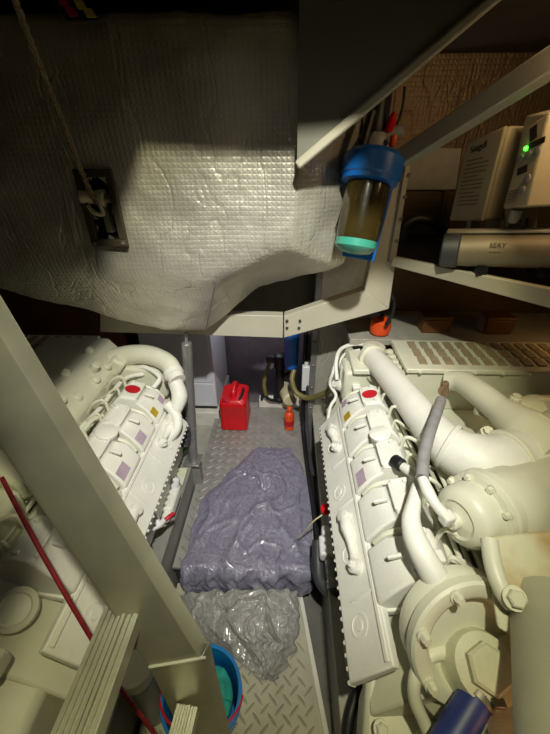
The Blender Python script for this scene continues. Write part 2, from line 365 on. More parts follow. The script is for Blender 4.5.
# ================================================================ GUSSET PLATE, FRAME, SHELF, CEILING BEAM
g = thing('support_gusset', 'plain grey triangular plate reaching from the ceiling to the silver tank corner', 'bracket', (.1, 1.0, 1.6))
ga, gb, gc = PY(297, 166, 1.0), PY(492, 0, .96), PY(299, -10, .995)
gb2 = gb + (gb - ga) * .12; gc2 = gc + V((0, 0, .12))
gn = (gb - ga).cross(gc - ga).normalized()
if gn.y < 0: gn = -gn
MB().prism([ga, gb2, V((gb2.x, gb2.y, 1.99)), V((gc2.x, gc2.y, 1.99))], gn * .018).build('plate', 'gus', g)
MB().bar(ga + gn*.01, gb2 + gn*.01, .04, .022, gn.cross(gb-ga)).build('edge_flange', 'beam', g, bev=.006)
BY = 1.36
fr = thing('support_truss', 'grey painted frame of a cross beam, rising arm and upright under the tank', 'frame', (0, 1.3, 1.0))
def yprism(px, Y, th, nm, m, p, bev=.003, lab=None):
    mm = MB(); mm.prism([PY(a, b, Y) for a, b in px], (0, th, 0)); return mm.build(nm, m, p, bev=bev, label=lab)
yprism([(100, 311), (283, 316), (283, 338), (100, 332)], BY, .05, 'cross_beam', 'beam', fr)
yprism([(284, 316), (364, 290), (389, 309), (284, 338)], BY-.002, .05, 'rising_arm', 'beam', fr)
yprism([(364, 291), (394, 150), (412, 150), (389, 309)], BY, .05, 'upright', 'beam', fr)
yprism([(408, 150), (413, 150), (395, 262), (389, 262)], BY-.015, .02, 'upright_lip', 'ledge', fr)
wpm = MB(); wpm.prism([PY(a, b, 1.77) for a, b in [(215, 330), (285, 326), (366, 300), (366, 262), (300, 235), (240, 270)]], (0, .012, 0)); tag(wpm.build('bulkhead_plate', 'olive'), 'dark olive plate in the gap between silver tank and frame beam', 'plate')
for (a, b) in ((287, 321), (287, 328), (300, 321), (299, 328)):
    MB().bolt(PY(a, b, BY-.003), (0, -1, 0), .005, .006).build('bolt', 'dg', fr)
for k in range(4):
    MB().bolt(PY(409-4.2*k, 175+22*k, BY-.016), (0, -1, 0), .005, .005).build('bolt', 'steel', fr)
sh = thing('equipment_shelf', 'beige shelf rail with a dark deck carrying the silver tube and ivory boxes', 'shelf', (.8, 1.3, 1.3))
s0, s1 = PY(393, 262, 1.29), PY(552, 298, .98)
yprism_rail = MB(); q0, q1 = PY(393, 257, 1.33), PY(575, 294, .95); w0, w1 = PY(391, 266, 1.33), PY(575, 315, .95)
yprism_rail.prism([q0, q1, w1, w0], (.012, .022, 0)); yprism_rail.build('front_rail', 'beam', sh, bev=.003)
mm = MB(); dk = [q0 + V((.012, .02, -.006)), q1 + V((.012, .02, -.006)), V((1.49, 1.0, q1.z-.02)), V((1.49, 1.79, q0.z+.02)), V((.44, 1.79, q0.z-.006))]
mm.prism(dk, (0, 0, -.012)); mm.build('deck', 'black', sh)
cbm = MB(); c0, c1 = PY(403, 158, 1.30), PY(590, 38, .92); cbm.bar(c0, c1, .05, .05); 
tag(cbm.build('ceiling_beam', 'beam', bev=.004), 'grey beige beam slanting up over the ivory boxes at upper right', 'beam')

# ---- ivory boxes, silver tube
bx = thing('control_box', 'larger ivory control box with a paper of small print, behind the silver tube', 'box', PY(468, 221, 1.3))
def onplane(px, py, a, b, c):
    n_ = (V(b)-V(a)).cross(V(c)-V(a)); d = ray(px, py); return EYE + d * ((V(a)-EYE).dot(n_) / d.dot(n_))
f4 = [PY(452, 221, 1.36), PY(485, 221, 1.20), PY(510, 125, 1.20), PY(470, 143, 1.36)]
f4[2] = onplane(510, 125, f4[0], f4[1], f4[3])
nrm = (f4[1]-f4[0]).cross(f4[3]-f4[0]).normalized(); nrm = nrm if nrm.y < 0 else -nrm
MB().prism(f4, -nrm * .16).build('body', 'ivory', bx, bev=.008)
MB().prism([p + nrm*.001 for p in f4], nrm*.012).build('lid', 'ivory', bx, bev=.006)
ux, uz = (f4[1]-f4[0]), (f4[3]-f4[0])
text('brand_lettering', 'Seagull', .026, f4[0] + ux*.2 + uz*.86 + nrm*.0135, (f4[2]-f4[3]), uz, 'ink', bx)
for k in range(12):
    a = f4[0] + ux*.14 + uz*(.77 - .05*k) + nrm*.0135; ln = .62 if k % 4 else .45
    MB().bar(a, a + ux*ln, .003, .001, nrm).build('print_line', 'rusty', bx)
MB().box(f4[0] + ux*.3 - nrm*.05 - V((0, 0, .02)), (.03, .03, .05)).build('foot', 'ivory', bx); MB().box(f4[0] + ux*.85 - nrm*.05 - V((0, 0, .02)), (.03, .03, .05)).build('foot', 'ivory', bx)
cp = thing('control_unit', 'smaller ivory control panel with a green lamp and round buttons', 'control unit', PY(525, 210, 1.1))
g4 = [PY(502, 209, 1.14), PY(526, 207, 1.05), PY(549, 112, 1.05), PY(526, 127, 1.14)]
g4[2] = onplane(549, 112, g4[0], g4[1], g4[3])
n2 = (g4[1]-g4[0]).cross(g4[3]-g4[0]).normalized(); n2 = n2 if n2.y < 0 else -n2
MB().prism(g4, -n2*.12).build('body', 'ivory', cp, bev=.006)
MB().prism([g4[1], g4[1]+V((.12, -.02, .01)), g4[2]+V((.12, -.02, .03)), g4[2]], V((0, .1, 0))).build('side_cover', 'ivory', cp, bev=.004)
gx, gz = g4[1]-g4[0], g4[3]-g4[0]
def onp(u, w): return g4[0] + gx*u + gz*w + n2*.001
for (u, w) in ((.2, .62), (.48, .64), (.78, .66), (.72, .36), (.66, .22)):
    MB().lathe(onp(u, w), n2, [(.011, 0), (.011, .004), (.009, .005)], 18).build('button', 'greyc', cp)
MB().ball(onp(.28, .735), .0055).build('indicator_lamp', 'green', cp)
for (u, w, l, h) in ((.28, .88, .22, .016), (.38, .75, .52, .007), (.22, .46, .34, .009)):
    MB().bar(onp(u, w), onp(u+l, w+.03), h*2, .002, n2).build('display_mark', 'ink', cp)
for k in range(5):
    MB().bar(onp(.12, .22-.035*k), onp(.5, .235-.035*k), .002, .001, n2).build('print_line', 'rusty', cp)
MB().prism([PY(508, 208, 1.16), PY(540, 206, 1.16), PY(536, 232, 1.16), PY(508, 230, 1.16)], (0, .02, 0)).build('stand', 'ivory', cp, bev=.003)
MB().lathe(PY(517, 210, 1.1), (0, .1, -1), [(.016, 0), (.016, .03), (.01, .035)], 14).build('cable_gland', 'greyc', cp)
MB().tube([PY(519, 220, 1.1), PY(522, 226, 1.09), PY(526, 226, 1.1), PY(527, 218, 1.11)], .004, 8).build('cable', 'black', cp)
tb = thing('membrane_tube', 'long silver tube lying on the shelf below the ivory boxes', 'tube', PY(495, 262, 1.1))
ta, tbb = PY(443, 249, 1.20), PY(600, 251, 1.02)
tdir = (tbb-ta).normalized(); ax = basis(tdir)
MB().lathe(ta, tdir, [(.045, .0), (.052, .004), (.052, (tbb-ta).length)], 32).build('body', 'tube', tb)
MB().lathe(ta - tdir*.004, tdir, [(.048, 0), (.058, .006), (.058, .05), (.053, .055)], 32).build('end_cap', 'dg', tb)
MB().bar(ta + V((.0, .0, .056)), tbb + V((0, 0, .056)), .05, .008).build('top_strip', 'ledge', tb, bev=.002)
sd = (EYE - (ta+tbb)/2); sd = (sd - tdir*sd.dot(tdir)).normalized()
for k, (q, s_) in enumerate((('SERY', .02), ('membrane', .008))):
    text('lettering', q, s_, ta + tdir*(.13+.0*k) + sd*.0535 + V((0, 0, .006-.016*k)), tdir, tdir.cross(sd)*-1 if tdir.cross(sd).z < 0 else tdir.cross(sd), 'ink', tb)
for u in (.12, .28):
    p = ta + tdir*u; MB().span(p + V((-.015, -.03, -.075)), p + V((.015, .03, -.045))).build('saddle', 'black', tb)
hz = MB(); hz.tube([PY(402, 240, 1.5), PY(405, 226, 1.5), PY(418, 219, 1.5), PY(434, 223, 1.5), PY(446, 234, 1.5), PY(452, 244, 1.48)], .02, 12, 8)
tag(hz.build('hose', 'black'), 'black hose arching up on the shelf at the end of the silver tube', 'hose')
# foil patch and panel behind the shelf
yprism2 = MB(); yprism2.prism([PY(411, 148, 1.78), PY(462, 148, 1.78), PY(456, 190, 1.78), PY(406, 190, 1.78)], (0, .015, 0))
tag(yprism2.build('wall_panel', 'ledge', bev=.003), 'plain beige panel on the bulkhead left of the ivory box', 'panel')
y3 = MB(); y3.tube([PY(447, 190, 1.78), PY(443, 215, 1.78), PY(441, 240, 1.78)], .012, 8, 4)
tag(y3.build('foil_seam', 'foilb'), 'creased foil seam running down beside the ivory box', 'seam')
for k, (a, b, w, lab) in enumerate(((432, 329, 17, 'brown case at the back edge right of the orange knob'), (492, 331, 18, 'dark brown case further right on the back ledge above the engine'))):
    p = PY(a, b, 1.56); bb = MB(); bb.box((p.x, 1.56, .93+.035), (.13, .09, .07)); bb.box((p.x, 1.56, .93+.078), (.136, .096, .016))
    tag(bb.build('storage_case', 'wood', bev=.006), lab, 'case', 'brown cases on the back ledge')
on = thing('float_switch', 'round orange knob on the back ledge below the frame upright', 'knob', (PY(380, 328, 1.5).x, 1.5, .93))
p = on.location.copy(); MB().lathe(p, (0, 0, 1), [(.03, 0), (.045, .012), (.05, .04), (.045, .07), (.028, .085), (.01, .088)], 24).build('cap', 'orange', on)
MB().lathe(p + V((0, 0, .088)), (0, 0, 1), [(.012, 0), (.012, .012)], 12).build('stem', 'black', on)
hz = MB(); hz.tube([PY(386, 325, 1.42), PY(393, 312, 1.42), PY(394, 300, 1.42), PY(389, 292, 1.42), PY(384, 286, 1.42)], .008, 10)
tag(hz.build('hose', 'black'), 'short black hose curling behind the frame upright above the orange knob', 'hose')

# ================================================================ BLUE WATER FILTER (upper)
wf = thing('water_filter', 'large blue capped water filter with an amber bowl, on the frame upright', 'filter', PY(357, 258, 1.2))
fa, fb = PY(373, 163, 1.14), PY(354, 252, 1.08); fd = (fb-fa).normalized(); fl_ = (fb-fa).length
MB().lathe(fa, fd, [(.05, -.03), (.07, -.024), (.085, -.01), (.085, .035), (.08, .04), (.08, .052), (.065, .055)], 36).build('cap', 'blue', wf)
MB().lathe(fa, fd, [(.061, .05), (.063, .06), (.063, fl_-.05), (.061, fl_-.035)], 36).build('bowl', 'amberbowl', wf)
MB().lathe(fa, fd, [(.062, fl_-.035), (.062, fl_-.015), (.047, fl_), (.02, fl_+.006)], 36).build('bowl_end', 'tealglow', wf)  # teal colour stands in for the glow at the bottom of the bowl
bp_ = MB(); bp_.prism([PY(380, 168, 1.22), PY(399, 168, 1.22), PY(374, 262, 1.17), PY(342, 256, 1.17), PY(344, 245, 1.17), PY(362, 245, 1.17)], (0, .012, 0)); bp_.build('back_bracket', 'blue', wf, bev=.003)
MB().tube([PY(371, 150, 1.22), PY(374, 128, 1.22), PY(378, 108, 1.22), PY(382, 86, 1.22), PY(387, 50, 1.24), PY(389, 20, 1.26)], [.03, .032, .024, .02, .017, .017], 12).build('inlet_valve', 'black', wf)
MB().lathe(PY(374, 145, 1.2), (.2, -1, .2), [(.03, 0), (.03, .03), (.018, .035)], 6).build('union_nut', 'greyc', wf)
MB().lathe(PY(390, 125, 1.2), (.2, -.4, 1), [(.008, -.02), (.014, -.012), (.014, .01), (.006, .03)], 12).build('valve_lever', 'red', wf)
MB().box(PY(393, 141, 1.16), (.018, .02, .03)).build('elbow', 'orange', wf, bev=.006)
MB().lathe(PY(392, 133, 1.21), (1, 0, .3), [(.014, -.03), (.014, .03)], 12).build('pipe_stub', 'greyc', wf)
hz = MB(); hz.tube([PY(372, 112, 1.16), PY(364, 140, 1.14), PY(354, 175, 1.13), PY(347, 205, 1.14), PY(340, 226, 1.17)], .014, 10)
tag(hz.build('hose', 'black'), 'black hose running down the left side of the blue capped filter', 'hose')
hz = MB(); hz.tube([PY(405, 86, 1.25), PY(403, 105, 1.25), PY(399, 120, 1.24), PY(392, 130, 1.22)], .004, 8)
tag(hz.build('cable', 'black'), 'thin black cable beside the filter inlet, running down from the ceiling', 'cable')
MB2 = MB(); MB2.prism([PY(349, 115, 1.32), PY(373, 96, 1.32), PY(371, 150, 1.32), PY(350, 150, 1.32)], (0, .05, 0))
tag(MB2.build('junction_box', 'greyc', bev=.006), 'pale grey box in shade behind the filter inlet', 'box')

# ================================================================ ENGINES
def engine_common(root, sgn, x0, R):
    def E(s, y, z): return V((x0 + sgn*s, y, z))
    def D(s, y, z): return V((sgn*s, y, z))
    def prism(poly, y0, y1, nm, m, p=root, bev=.006):
        mm = MB(); mm.prism([E(s, y0, z) for s, z in poly], (0, y1-y0, 0)); return mm.build(nm, m, p, bev=bev)
    prism([(.05, .34), (.03, .50), (.02, .56), (.10, .68), (.24, .79), (.30, .74), (.95, .74), (.95, .36)], .26, 1.38, 'block', 'paint')
    prism([(.10, .29), (.09, .36), (.85, .36), (.80, .29)], .2, 1.3, 'sump', 'paint2')
    for y in (.45, 1.15):
        MB().span(E(.015, y-.05, .286), E(.14, y+.05, .31)).build('mounting_foot', 'paint2', root, bev=.004)
        MB().span(E(.06, y-.03, .31), E(.14, y+.03, .40)).build('mounting_foot', 'paint2', root, bev=.004)
    # long inboard cover with its scalloped flange
    a, b = V((0, .585)), V((.082, .70)); dn = V((-(b-a).y, (b-a).x)).normalized()
    off = .012
    sp = prism([tuple(a+dn*off), tuple(b+dn*off), tuple(b+dn*(off+.022)), tuple(a+dn*(off+.022))], .30, 1.20, 'side_cover', 'paintw', bev=.004)
    n3 = D(dn.x, 0, dn.y); ud = D((b-a).x, 0, (b-a).y).normalized()
    mm = MB(); y = .305; i = 0
    while y < 1.2:
        c = E(a.x+dn.x*off, y, a.y+dn.y*off); mm.lathe(c - ud*.004, n3, [(.0055, 0), (.0055, .018), (.0035, .020)], 8); y += .026
    mm.build('flange_lugs', 'paintw', sp)
    MB().bar(E(b.x-.008+dn.x*.036, .31, b.y-.01+dn.y*.036), E(b.x-.008+dn.x*.036, 1.19, b.y-.01+dn.y*.036), .012, .006, n3).build('cover_rim', 'paintw', sp, bev=.002)
    for y in (.46, .74, .92): MB().bar(E(a.x*.7+b.x*.3+dn.x*.035, y, a.y*.7+b.y*.3+dn.y*.035), E(b.x-.012+dn.x*.035, y, b.y-.016+dn.y*.035), .008, .004, n3).build('cover_rib', 'paintw', sp, bev=.0015)
    for y in (.40, .58, .80, 1.02):
        c = E((a.x+b.x)/2-.005 + dn.x*.034, y, (a.y+b.y)/2-.01 + dn.y*.034)
        MB().lathe(c, n3, [(.030, 0), (.030, .003), (.024, .0035), (.023, .001), (.013, .001), (.012, .004), (.0, .004)], 28, cap1=False).build('core_plug', 'paintw', sp)
    for y0_, y1_ in ((1.11, .99), (.69, .53)):
        mm = MB(); P = [E(a.x*.45+b.x*.55 + dn.x*.045 + .01*k, y0_+(y1_-y0_)*k, a.y*.45+b.y*.55 + dn.y*.045 + .006*k) for k in (0, .25, .5, .75, 1)]
        mm.tube(P, [.017, .022, .014, .012, .018], 12, 5)
        for k in (0, 4): mm.lathe(P[k] - n3*.022, n3, [(.02, 0), (.02, .036), (.014, .038)], 14)
        mm.build('oil_pipe', 'paintw', sp)
        MB().bolt(P[4] + n3*.016, n3, .009, .009).build('bolt', 'paintw', sp)
    # valve covers
    w, n = V((.97, .24)), V((-.24, .97))
    for k, yc in enumerate((1.125, .965, .805, .645, .485)):
        c2 = V((.145, .735))
        def H(u, a_, b_): q = c2 + w*a_ + n*(b_*1.3 if b_ > 0 else b_); return E(q.x, yc + u, q.y)
        prof = [(-.095, -.03), (-.10, .012), (-.045, .055), (-.006, .064), (.0, .082), (.062, .08), (.088, .05), (.09, -.03)]
        mm = MB(); lo_, hi_ = -.069, .069
        A = [H(lo_*(.85 if b_ > .06 else 1), a_, b_) for a_, b_ in prof]; Bq = [H(hi_*(.85 if b_ > .06 else 1), a_, b_) for a_, b_ in prof]
        va = [mm.bm.verts.new(p) for p in A]; vb = [mm.bm.verts.new(p) for p in Bq]; N_ = len(va)
        mm.bm.faces.new(va); mm.bm.faces.new(vb[::-1])
        for i in range(N_): mm.bm.faces.new((va[i], va[(i+1) % N_], vb[(i+1) % N_], vb[i]))
        vc = mm.build('valve_cover', 'paintw', root, bev=.009, seg=3)
        nn, ww = D(n.x, 0, n.y), D(w.x, 0, w.y)
        MB().bar(H(-.045, .0, .08), H(.045, .0, .08), .010, .012, nn).build('rib', 'paintw', vc, bev=.003)
        MB().bar(H(0, -.055, .068), H(0, -.015, .073), .01, .012, nn).build('rib', 'paintw', vc, bev=.003)
        for u in (-.042, .042):
            MB().bolt(H(u, .045, .078), nn, .008, .010).build('bolt', 'paintw', vc)
        fn = (n*.055 + w*-.056).normalized(); fnn = D(fn.x, 0, fn.y); sw = D(.35, 0, .94)
        def sticker(u, m, sx=.036, sy=.036, nm='sticker'):
            q = c2 + w*-.0725 + n*.0436 + fn*.0008; o = E(q.x, yc+u, q.y); up = (nn*.056+ww*.055).normalized()
            MB().box(o, (sx, sy, .0016), (V((0, 1, 0)), up, fnn)).build(nm, m, vc)
        def badge(u, a_):
            o = H(u, a_, .0765 if a_ < -.005 else .084); x_, y_, z_ = V((0, 1, 0)), ww, nn
            mm = MB(); vv = [mm.bm.verts.new(o + x_*.024*math.cos(i*math.pi/14) + y_*.030*math.sin(i*math.pi/14)) for i in range(28)]
            v2 = [mm.bm.verts.new(v.co + z_*.002) for v in vv]; mm.bm.faces.new(v2)
            for i in range(28): mm.bm.faces.new((vv[i], vv[(i+1) % 28], v2[(i+1) % 28], v2[i]))
            mm.build('round_sticker', 'redst', vc, label='red oval sticker')
        if k == 0: sticker(-.04, 'yel'); sticker(.045, 'lil', .034, .034); badge(-.005, .03)
        if k == 1 and not R: sticker(-.03, 'lil', .05, .04)
        if k == 2: sticker(-.03, 'lil', .055, .04)
        if k == 1 if R else k == 2:
            c = H(-.075 if R else .06, .02, .055)
            MB().lathe(c, nn, [(.032, -.02), (.032, .03), (.036, .032), (.036, .042), (.03, .046), (.0, .047)], 28, cap1=False).build('filler_cap', 'paintw', vc)
        mm = MB(); A = [H(u_, a_, b_) for u_, a_, b_ in ((-.075, -.105, -.03), (.075, -.105, -.03), (.075, .10, -.03), (-.075, .10, -.03))]; mm.prism(A, nn*.022); mm.build('cover_flange', 'paintw', vc, bev=.004)
        for u in (-.066, 0, .066): MB().bolt(H(u, -.098, -.008), nn, .0065, .010).build('bolt', 'paintw', vc)
        MB().tube([H(.078, -.075, .02), H(.08, -.04, .045), H(.08, .02, .05), H(.078, .05, .03)], .0085, 10).build('link_pipe', 'paint', vc)
        MB().box(H(.079, -.03, .035), (.014, .03, .03), (V((0, 1, 0)), ww, nn)).build('link_clip', 'paintw', vc, bev=.003)
        MB().bar(H(-.06, .03, .079), H(.06, .03, .079), .05, .006, nn).build('raised_pad', 'paintw', vc, bev=.004) if k != 0 else None
        # injection pipe arcs
        MB().tube([H(.03, .07, .06), H(.03, .09, .10), H(.02, .125, .085), H(.03, .15, .03)], .006, 8).build('fuel_pipe', 'paint', vc)
        MB().tube([H(-.03, .07, .06), H(-.03, .085, .09), H(-.035, .12, .06), H(-.02, .16, .02)], .005, 8).build('fuel_pipe', 'paint', vc)
    for q in (.25, .275, .30):
        MB().tube([E(q, .42, .785+.02*(q < .26)), E(q+.004, .7, .80), E(q, 1.0, .795), E(q-.01, 1.28, .80)], .0065, 8).build('fuel_rail', 'paint' if q != .275 else 'paintg', root)
    MB().span(E(.235, .30, .70), E(.32, 1.3, .765)).build('valley_shade', 'dbrown', root)  # dark strip put in as the shade of the gap behind the heads
    # end tank with filler
    MB().span(E(.07, 1.26, .70), E(.30, 1.40, .86)).build('header_tank', 'paint', root, bev=.015)
    return E, D, prism
def charge_box(root, E, D, s0, s1, y0, y1, z0, z1):
    cbx = MB().span(E(s0, y0, z0), E(s1, y1, z1)).build('charge_cooler', 'paint', root, bev=.006)
    mm = MB(); mm.span(E(s0-.012, y0-.012, z1-.016), E(s1, y1+.01, z1+.004)); lid = mm.build('cooler_lid', 'paint', root, bev=.004)
    n = int((s1-s0)/.052)
    for k in range(n):
        s = s0 + .05 + k*.052
        for j in range(3):
            yy = y0 + .025 + j*(y1-y0-.03)/3; mm = MB()
            mm.prism([E(s, yy, z1+.004), E(s+.030, yy, z1+.004), E(s+.034, yy+(y1-y0)/3-.018, z1+.004), E(s+.004, yy+(y1-y0)/3-.018, z1+.004)], (0, 0, .006)); mm.build('grating_slat', 'grate', lid)
    for k in range(7):
        MB().bolt(E(s0+.04+k*(s1-s0-.08)/6, y0-.012, z1-.006), V((0, -1, 0)), .006, .008).build('bolt', 'paint', cbx)
    return cbx

# ---------- starboard engine (beside the purple bag)
er = thing('marine_engine', 'off white diesel engine right of the walkway with big pipes and turbo in front', 'engine', (.6, .8, .28), 'pair of white diesel engines')
E, D, prism = engine_common(er, 1, .19, True)
charge_box(er, E, D, .30, 1.02, 1.17, 1.40, .74, .94)
for k in range(5):
    p = E(.293, 1.19+.045*k, .90); MB().lathe(p, (-1, -.2, .3), [(.016, -.01), (.016, .02), (.011, .021), (.011, .034)], 6).build('stud', 'paint', er)
MB().span(E(.10, 1.24, .86), E(.32, 1.42, .885)).build('tank_lid', 'paint', er, bev=.006)
MB().lathe(PZ(373, 353, .885), (0, 0, 1), [(.045, 0), (.045, .02), (.05, .022), (.05, .035), (.044, .04), (.0, .041)], 28, cap1=False).build('filler_cap', 'paint', er)
# intake pipe with wide elbow
ip = [PZ(371, 356, .90), PZ(382, 368, .90), PZ(402, 392, .90), PZ(424, 420, .90), PZ(447, 445, .90), PZ(472, 459, .895), PZ(500, 463, .89), PZ(535, 452, .885), PZ(570, 430, .88)]
pipe = MB().tube(ip, [.046, .05, .052, .056, .064, .078, .084, .086, .086], 24, 8).build('intake_pipe', 'paintw', er)
d0 = (ip[1]-ip[0]).normalized(); MB().lathe(ip[0], d0, [(.054, -.012), (.057, -.008), (.057, .012), (.052, .016)], 28).build('collar', 'paint', pipe)
d1 = (ip[5]-ip[4]).normalized(); MB().lathe(ip[4], d1, [(.068, -.004), (.073, 0), (.075, .008), (.072, .012)], 28).build('weld_bead', 'paintw', pipe)
d2 = (ip[7]-ip[6]).normalized(); MB().lathe(ip[6]+d2*.02, d2, [(.088, -.006), (.093, -.002), (.093, .01), (.088, .014)], 28).build('collar', 'paint', pipe)
MB().tube([PZ(349, 351, .86), PZ(352, 362, .85), PZ(364, 372, .84), PZ(380, 382, .83), PZ(396, 396, .82), PZ(420, 430, .80)], .024, 16, 8).build('coolant_pipe', 'paintg', er)
MB().tube([PZ(372, 346, .9), PZ(356, 344, .9), PZ(341, 349, .88), PZ(336, 362, .84), PZ(337, 380, .78)], .009, 10).build('vent_pipe', 'paintw', er)
MB().tube([PZ(360, 350, .88), PZ(345, 354, .86), PZ(340, 366, .82), PZ(345, 376, .78)], .007, 10).build('vent_pipe', 'paintw', er)
MB().tube([PZ(338, 355, .86), PZ(333, 372, .80), PZ(330, 384, .74), PZ(336, 396, .70), PZ(330, 408, .66), PZ(327, 430, .60)], .008, 10).build('vent_pipe', 'paintw', er)
MB().box(PZ(346, 372, .80), (.06, .06, .09)).build('sensor_block', 'paintw', er, bev=.012)
MB().lathe(PZ(339, 385, .74), (-.6, -.3, .5), [(.026, -.04), (.026, .01), (.02, .02), (.02, .03)], 18).build('sensor_body', 'paintw', er)
MB().box(PZ(355, 383, .79), (.035, .10, .02)).build('bracket', 'paintw', er, bev=.004)
# riser hose from rusty tap to turbo
hp = [PZ(441, 400, 1.0), PZ(437, 412, 1.0), PZ(430, 432, 1.0), PZ(424, 455, .99), PZ(422, 478, .98)]
MB().tube(hp, .0155, 14, 8).build('grey_hose', 'greyhose', er, label='grey flexible hose')
tp = MB(); tp.lathe(PZ(446, 383, 1.0), hp[0]-PZ(446, 383, 1.0), [(.010, 0), (.012, .02), (.009, .03), (.014, .04), (.017, .05), (.017, .06)], 10); tp.build('drain_tap', 'rusty', er, label='rusty tap')
MB().tube([PZ(422, 478, .98), PZ(428, 492, .97), PZ(436, 505, .96), PZ(447, 517, .945)], [.012, .015, .012, .014], 12, 4).build('hose_tail', 'paintw', er)
MB().box(PZ(447, 518, .945), (.03, .028, .03), (V((.8, .3, 0)).normalized(), V((-.3, .8, 0)).normalized(), V((0, 0, 1)))).build('banjo_block', 'paintw', er, bev=.006)
MB().tube([PZ(419, 482, .93), PZ(414, 502, .92), PZ(411, 520, .91), PZ(414, 536, .90), PZ(421, 552, .89), PZ(432, 572, .87), PZ(440, 585, .85)], [.015, .017, .022, .026, .028, .03, .03], 16, 6).build('oil_return_pipe', 'paintw', er)
MB().tube([PZ(397, 463, .86), PZ(408, 470, .87), PZ(420, 480, .88)], [.012, .015, .014], 12).build('injector_line', 'paintw', er)
MB().lathe(PZ(394, 460, .86), PZ(405, 468, .87)-PZ(394, 460, .86), [(.018, 0), (.02, .004), (.02, .032), (.016, .036)], 16).build('rubber_boot', 'black', er, label='black rubber boot')
# exhaust branch and manifold lumps
mp = [PZ(446, 381, .90), PZ(462, 382, .92), PZ(480, 394, .93), PZ(500, 410, .93), PZ(525, 430, .93), PZ(560, 455, .93)]
ex = MB().tube(mp, [.036, .042, .045, .046, .07, .08], 20, 6).build('exhaust_branch', 'paint', er)
MB().box(PZ(500, 412, .90), (.15, .06, .07), (V((.75, -.6, 0)).normalized(), V((.6, .75, 0)).normalized(), V((0, 0, 1)))).build('flange', 'paint2', ex, bev=.012)
for a, b in ((487, 432), (522, 440), (533, 437)):
    MB().lathe(PZ(a, b, .93), (-.1, -.4, .9), [(.02, -.05), (.02, .0), (.014, .003), (.014, .015)], 6).build('bolt', 'paint2', ex)
MB().lathe(PZ(512, 415, .86), (1, .12, 0), [(.05, 0), (.062, .01), (.066, .07), (.07, .075), (.07, .1), (.066, .105), (.066, .5)], 28).build('manifold_log', 'paint', er)
MB().lathe(PZ(514, 402, .92), (0, 0, 1), [(.028, -.02), (.018, .02), (.014, .022), (.014, .03)], 8).build('manifold_plug', 'paint', er)
# turbo compressor
t0, t1 = PZ(453, 521, .92), PZ(506, 499, .905); td = (t1-t0).normalized()
tc_ = MB().lathe(t0, td, [(.015, -.012), (.019, -.008), (.019, .008), (.025, .010), (.040, .014), (.047, .010), (.065, .018), (.073, .030), (.075, .042), (.077, .074), (.090, .078), (.092, .092), (.088, .096), (.094, .10), (.096, .118)], 48).build('compressor_cover', 'paint', er)
bx_, by_, _ = basis(td)
for k in range(9):
    a = k*2*math.pi/9 + .25; MB().bolt(t0 + td*.079 + (bx_*math.cos(a) + by_*math.sin(a))*.084, -td, .0085, .010).build('bolt', 'paint', tc_)
MB().lathe(t0 + td*.113 - V((0, .012, .012)), td, [(.086, 0), (.092, .02), (.098, .05), (.094, .11), (.085, .14), (.085, .3)], 40).build('turbo_volute', 'paint', er)
MB().box(PZ(545, 520, .86), (.18, .20, .12), (V((.95, .3, 0)).normalized(), V((-.3, .95, 0)).normalized(), V((0, 0, 1)))).build('turbo_housing', 'paint', er, bev=.03, seg=4)
# bell housing below
f0 = PZ(474, 646, .80); fdv = V((-.12, .84, -.50)).normalized()
fb_ = MB().lathe(f0, fdv, [(.0, .03), (.085, .026), (.096, .002), (.105, -.004), (.128, -.004), (.133, .002), (.133, .022), (.122, .028), (.126, .034), (.126, .07), (.108, .086), (.066, .094), (.062, .16), (.03, .175)], 56, cap0=False).build('turbine_housing', 'paint', er)
fx, fy, _ = basis(fdv)
for k in range(7):
    a = 2*math.pi*k/7 + .35; MB().bolt(f0 + (fx*math.cos(a) + fy*math.sin(a))*.117 - fdv*.004, -fdv, .010, .016).build('bolt', 'paint', fb_)
MB().lathe(PZ(452, 582, .80), (-.12, .35, .93), [(.062, -.06), (.06, .02), (.055, .03), (.0, .032)], 32, cap1=False).build('turbine_top', 'paintw', er)
MB().box(PZ(437, 557, .86), (.03, .03, .02)).build('lug', 'paintw', er, bev=.004)
# rust streaked bracket and outlet pipe
bk = MB(); b4 = [PZ(490, 535, .97), PZ(560, 528, .97), PZ(560, 600, .94), PZ(509, 602, .92)]; bk.prism(b4, (0, .01, -.05)); bko = bk.build('rust_streaked_bracket', 'rust', er, bev=.008)
MB().tube([PZ(489, 540, .965), PZ(494, 568, .95), PZ(503, 592, .935), PZ(511, 603, .92)], .017, 12).build('bracket_lip', 'paint', bko)
MB().bolt(PZ(514, 598, .945), (-.1, -.5, .8), .016, .014).build('bolt', 'paint', bko)
lg = MB(); lg.prism([PZ(488, 570, .92), PZ(510, 604, .90), PZ(508, 634, .88), PZ(497, 628, .88)], (.012, .02, -.01)); lg.build('bracket_leg', 'paint2', bko, bev=.004)
op = [PZ(553, 606, .90), PZ(568, 690, .92), PZ(588, 800, .95)]
MB().tube(op, [.072, .075, .078], 32, 6).build('outlet_pipe', 'paintg', er, label='grey green outlet pipe')
MB().lathe(PZ(524, 722, .64), (.02, -.25, 1), [(.0, -.12), (.13, -.1), (.168, 0), (.165, .07), (.135, .12), (.07, .145), (.0, .148)], 40, cap0=False, cap1=False).build('exhaust_bend', 'paint2', er)
MB().lathe(PZ(487, 668, .80), (-.05, -.35, .93), [(.042, -.02), (.042, .018), (.036, .022)], 6).build('hex_plug', 'paint2', er)
MB().lathe(PZ(487, 668, .80), (-.05, -.35, .93), [(.075, -.10), (.064, -.02), (.058, -.002), (.05, .0), (.0, .001)], 36, cap1=False).build('plug_boss', 'paint2', er)
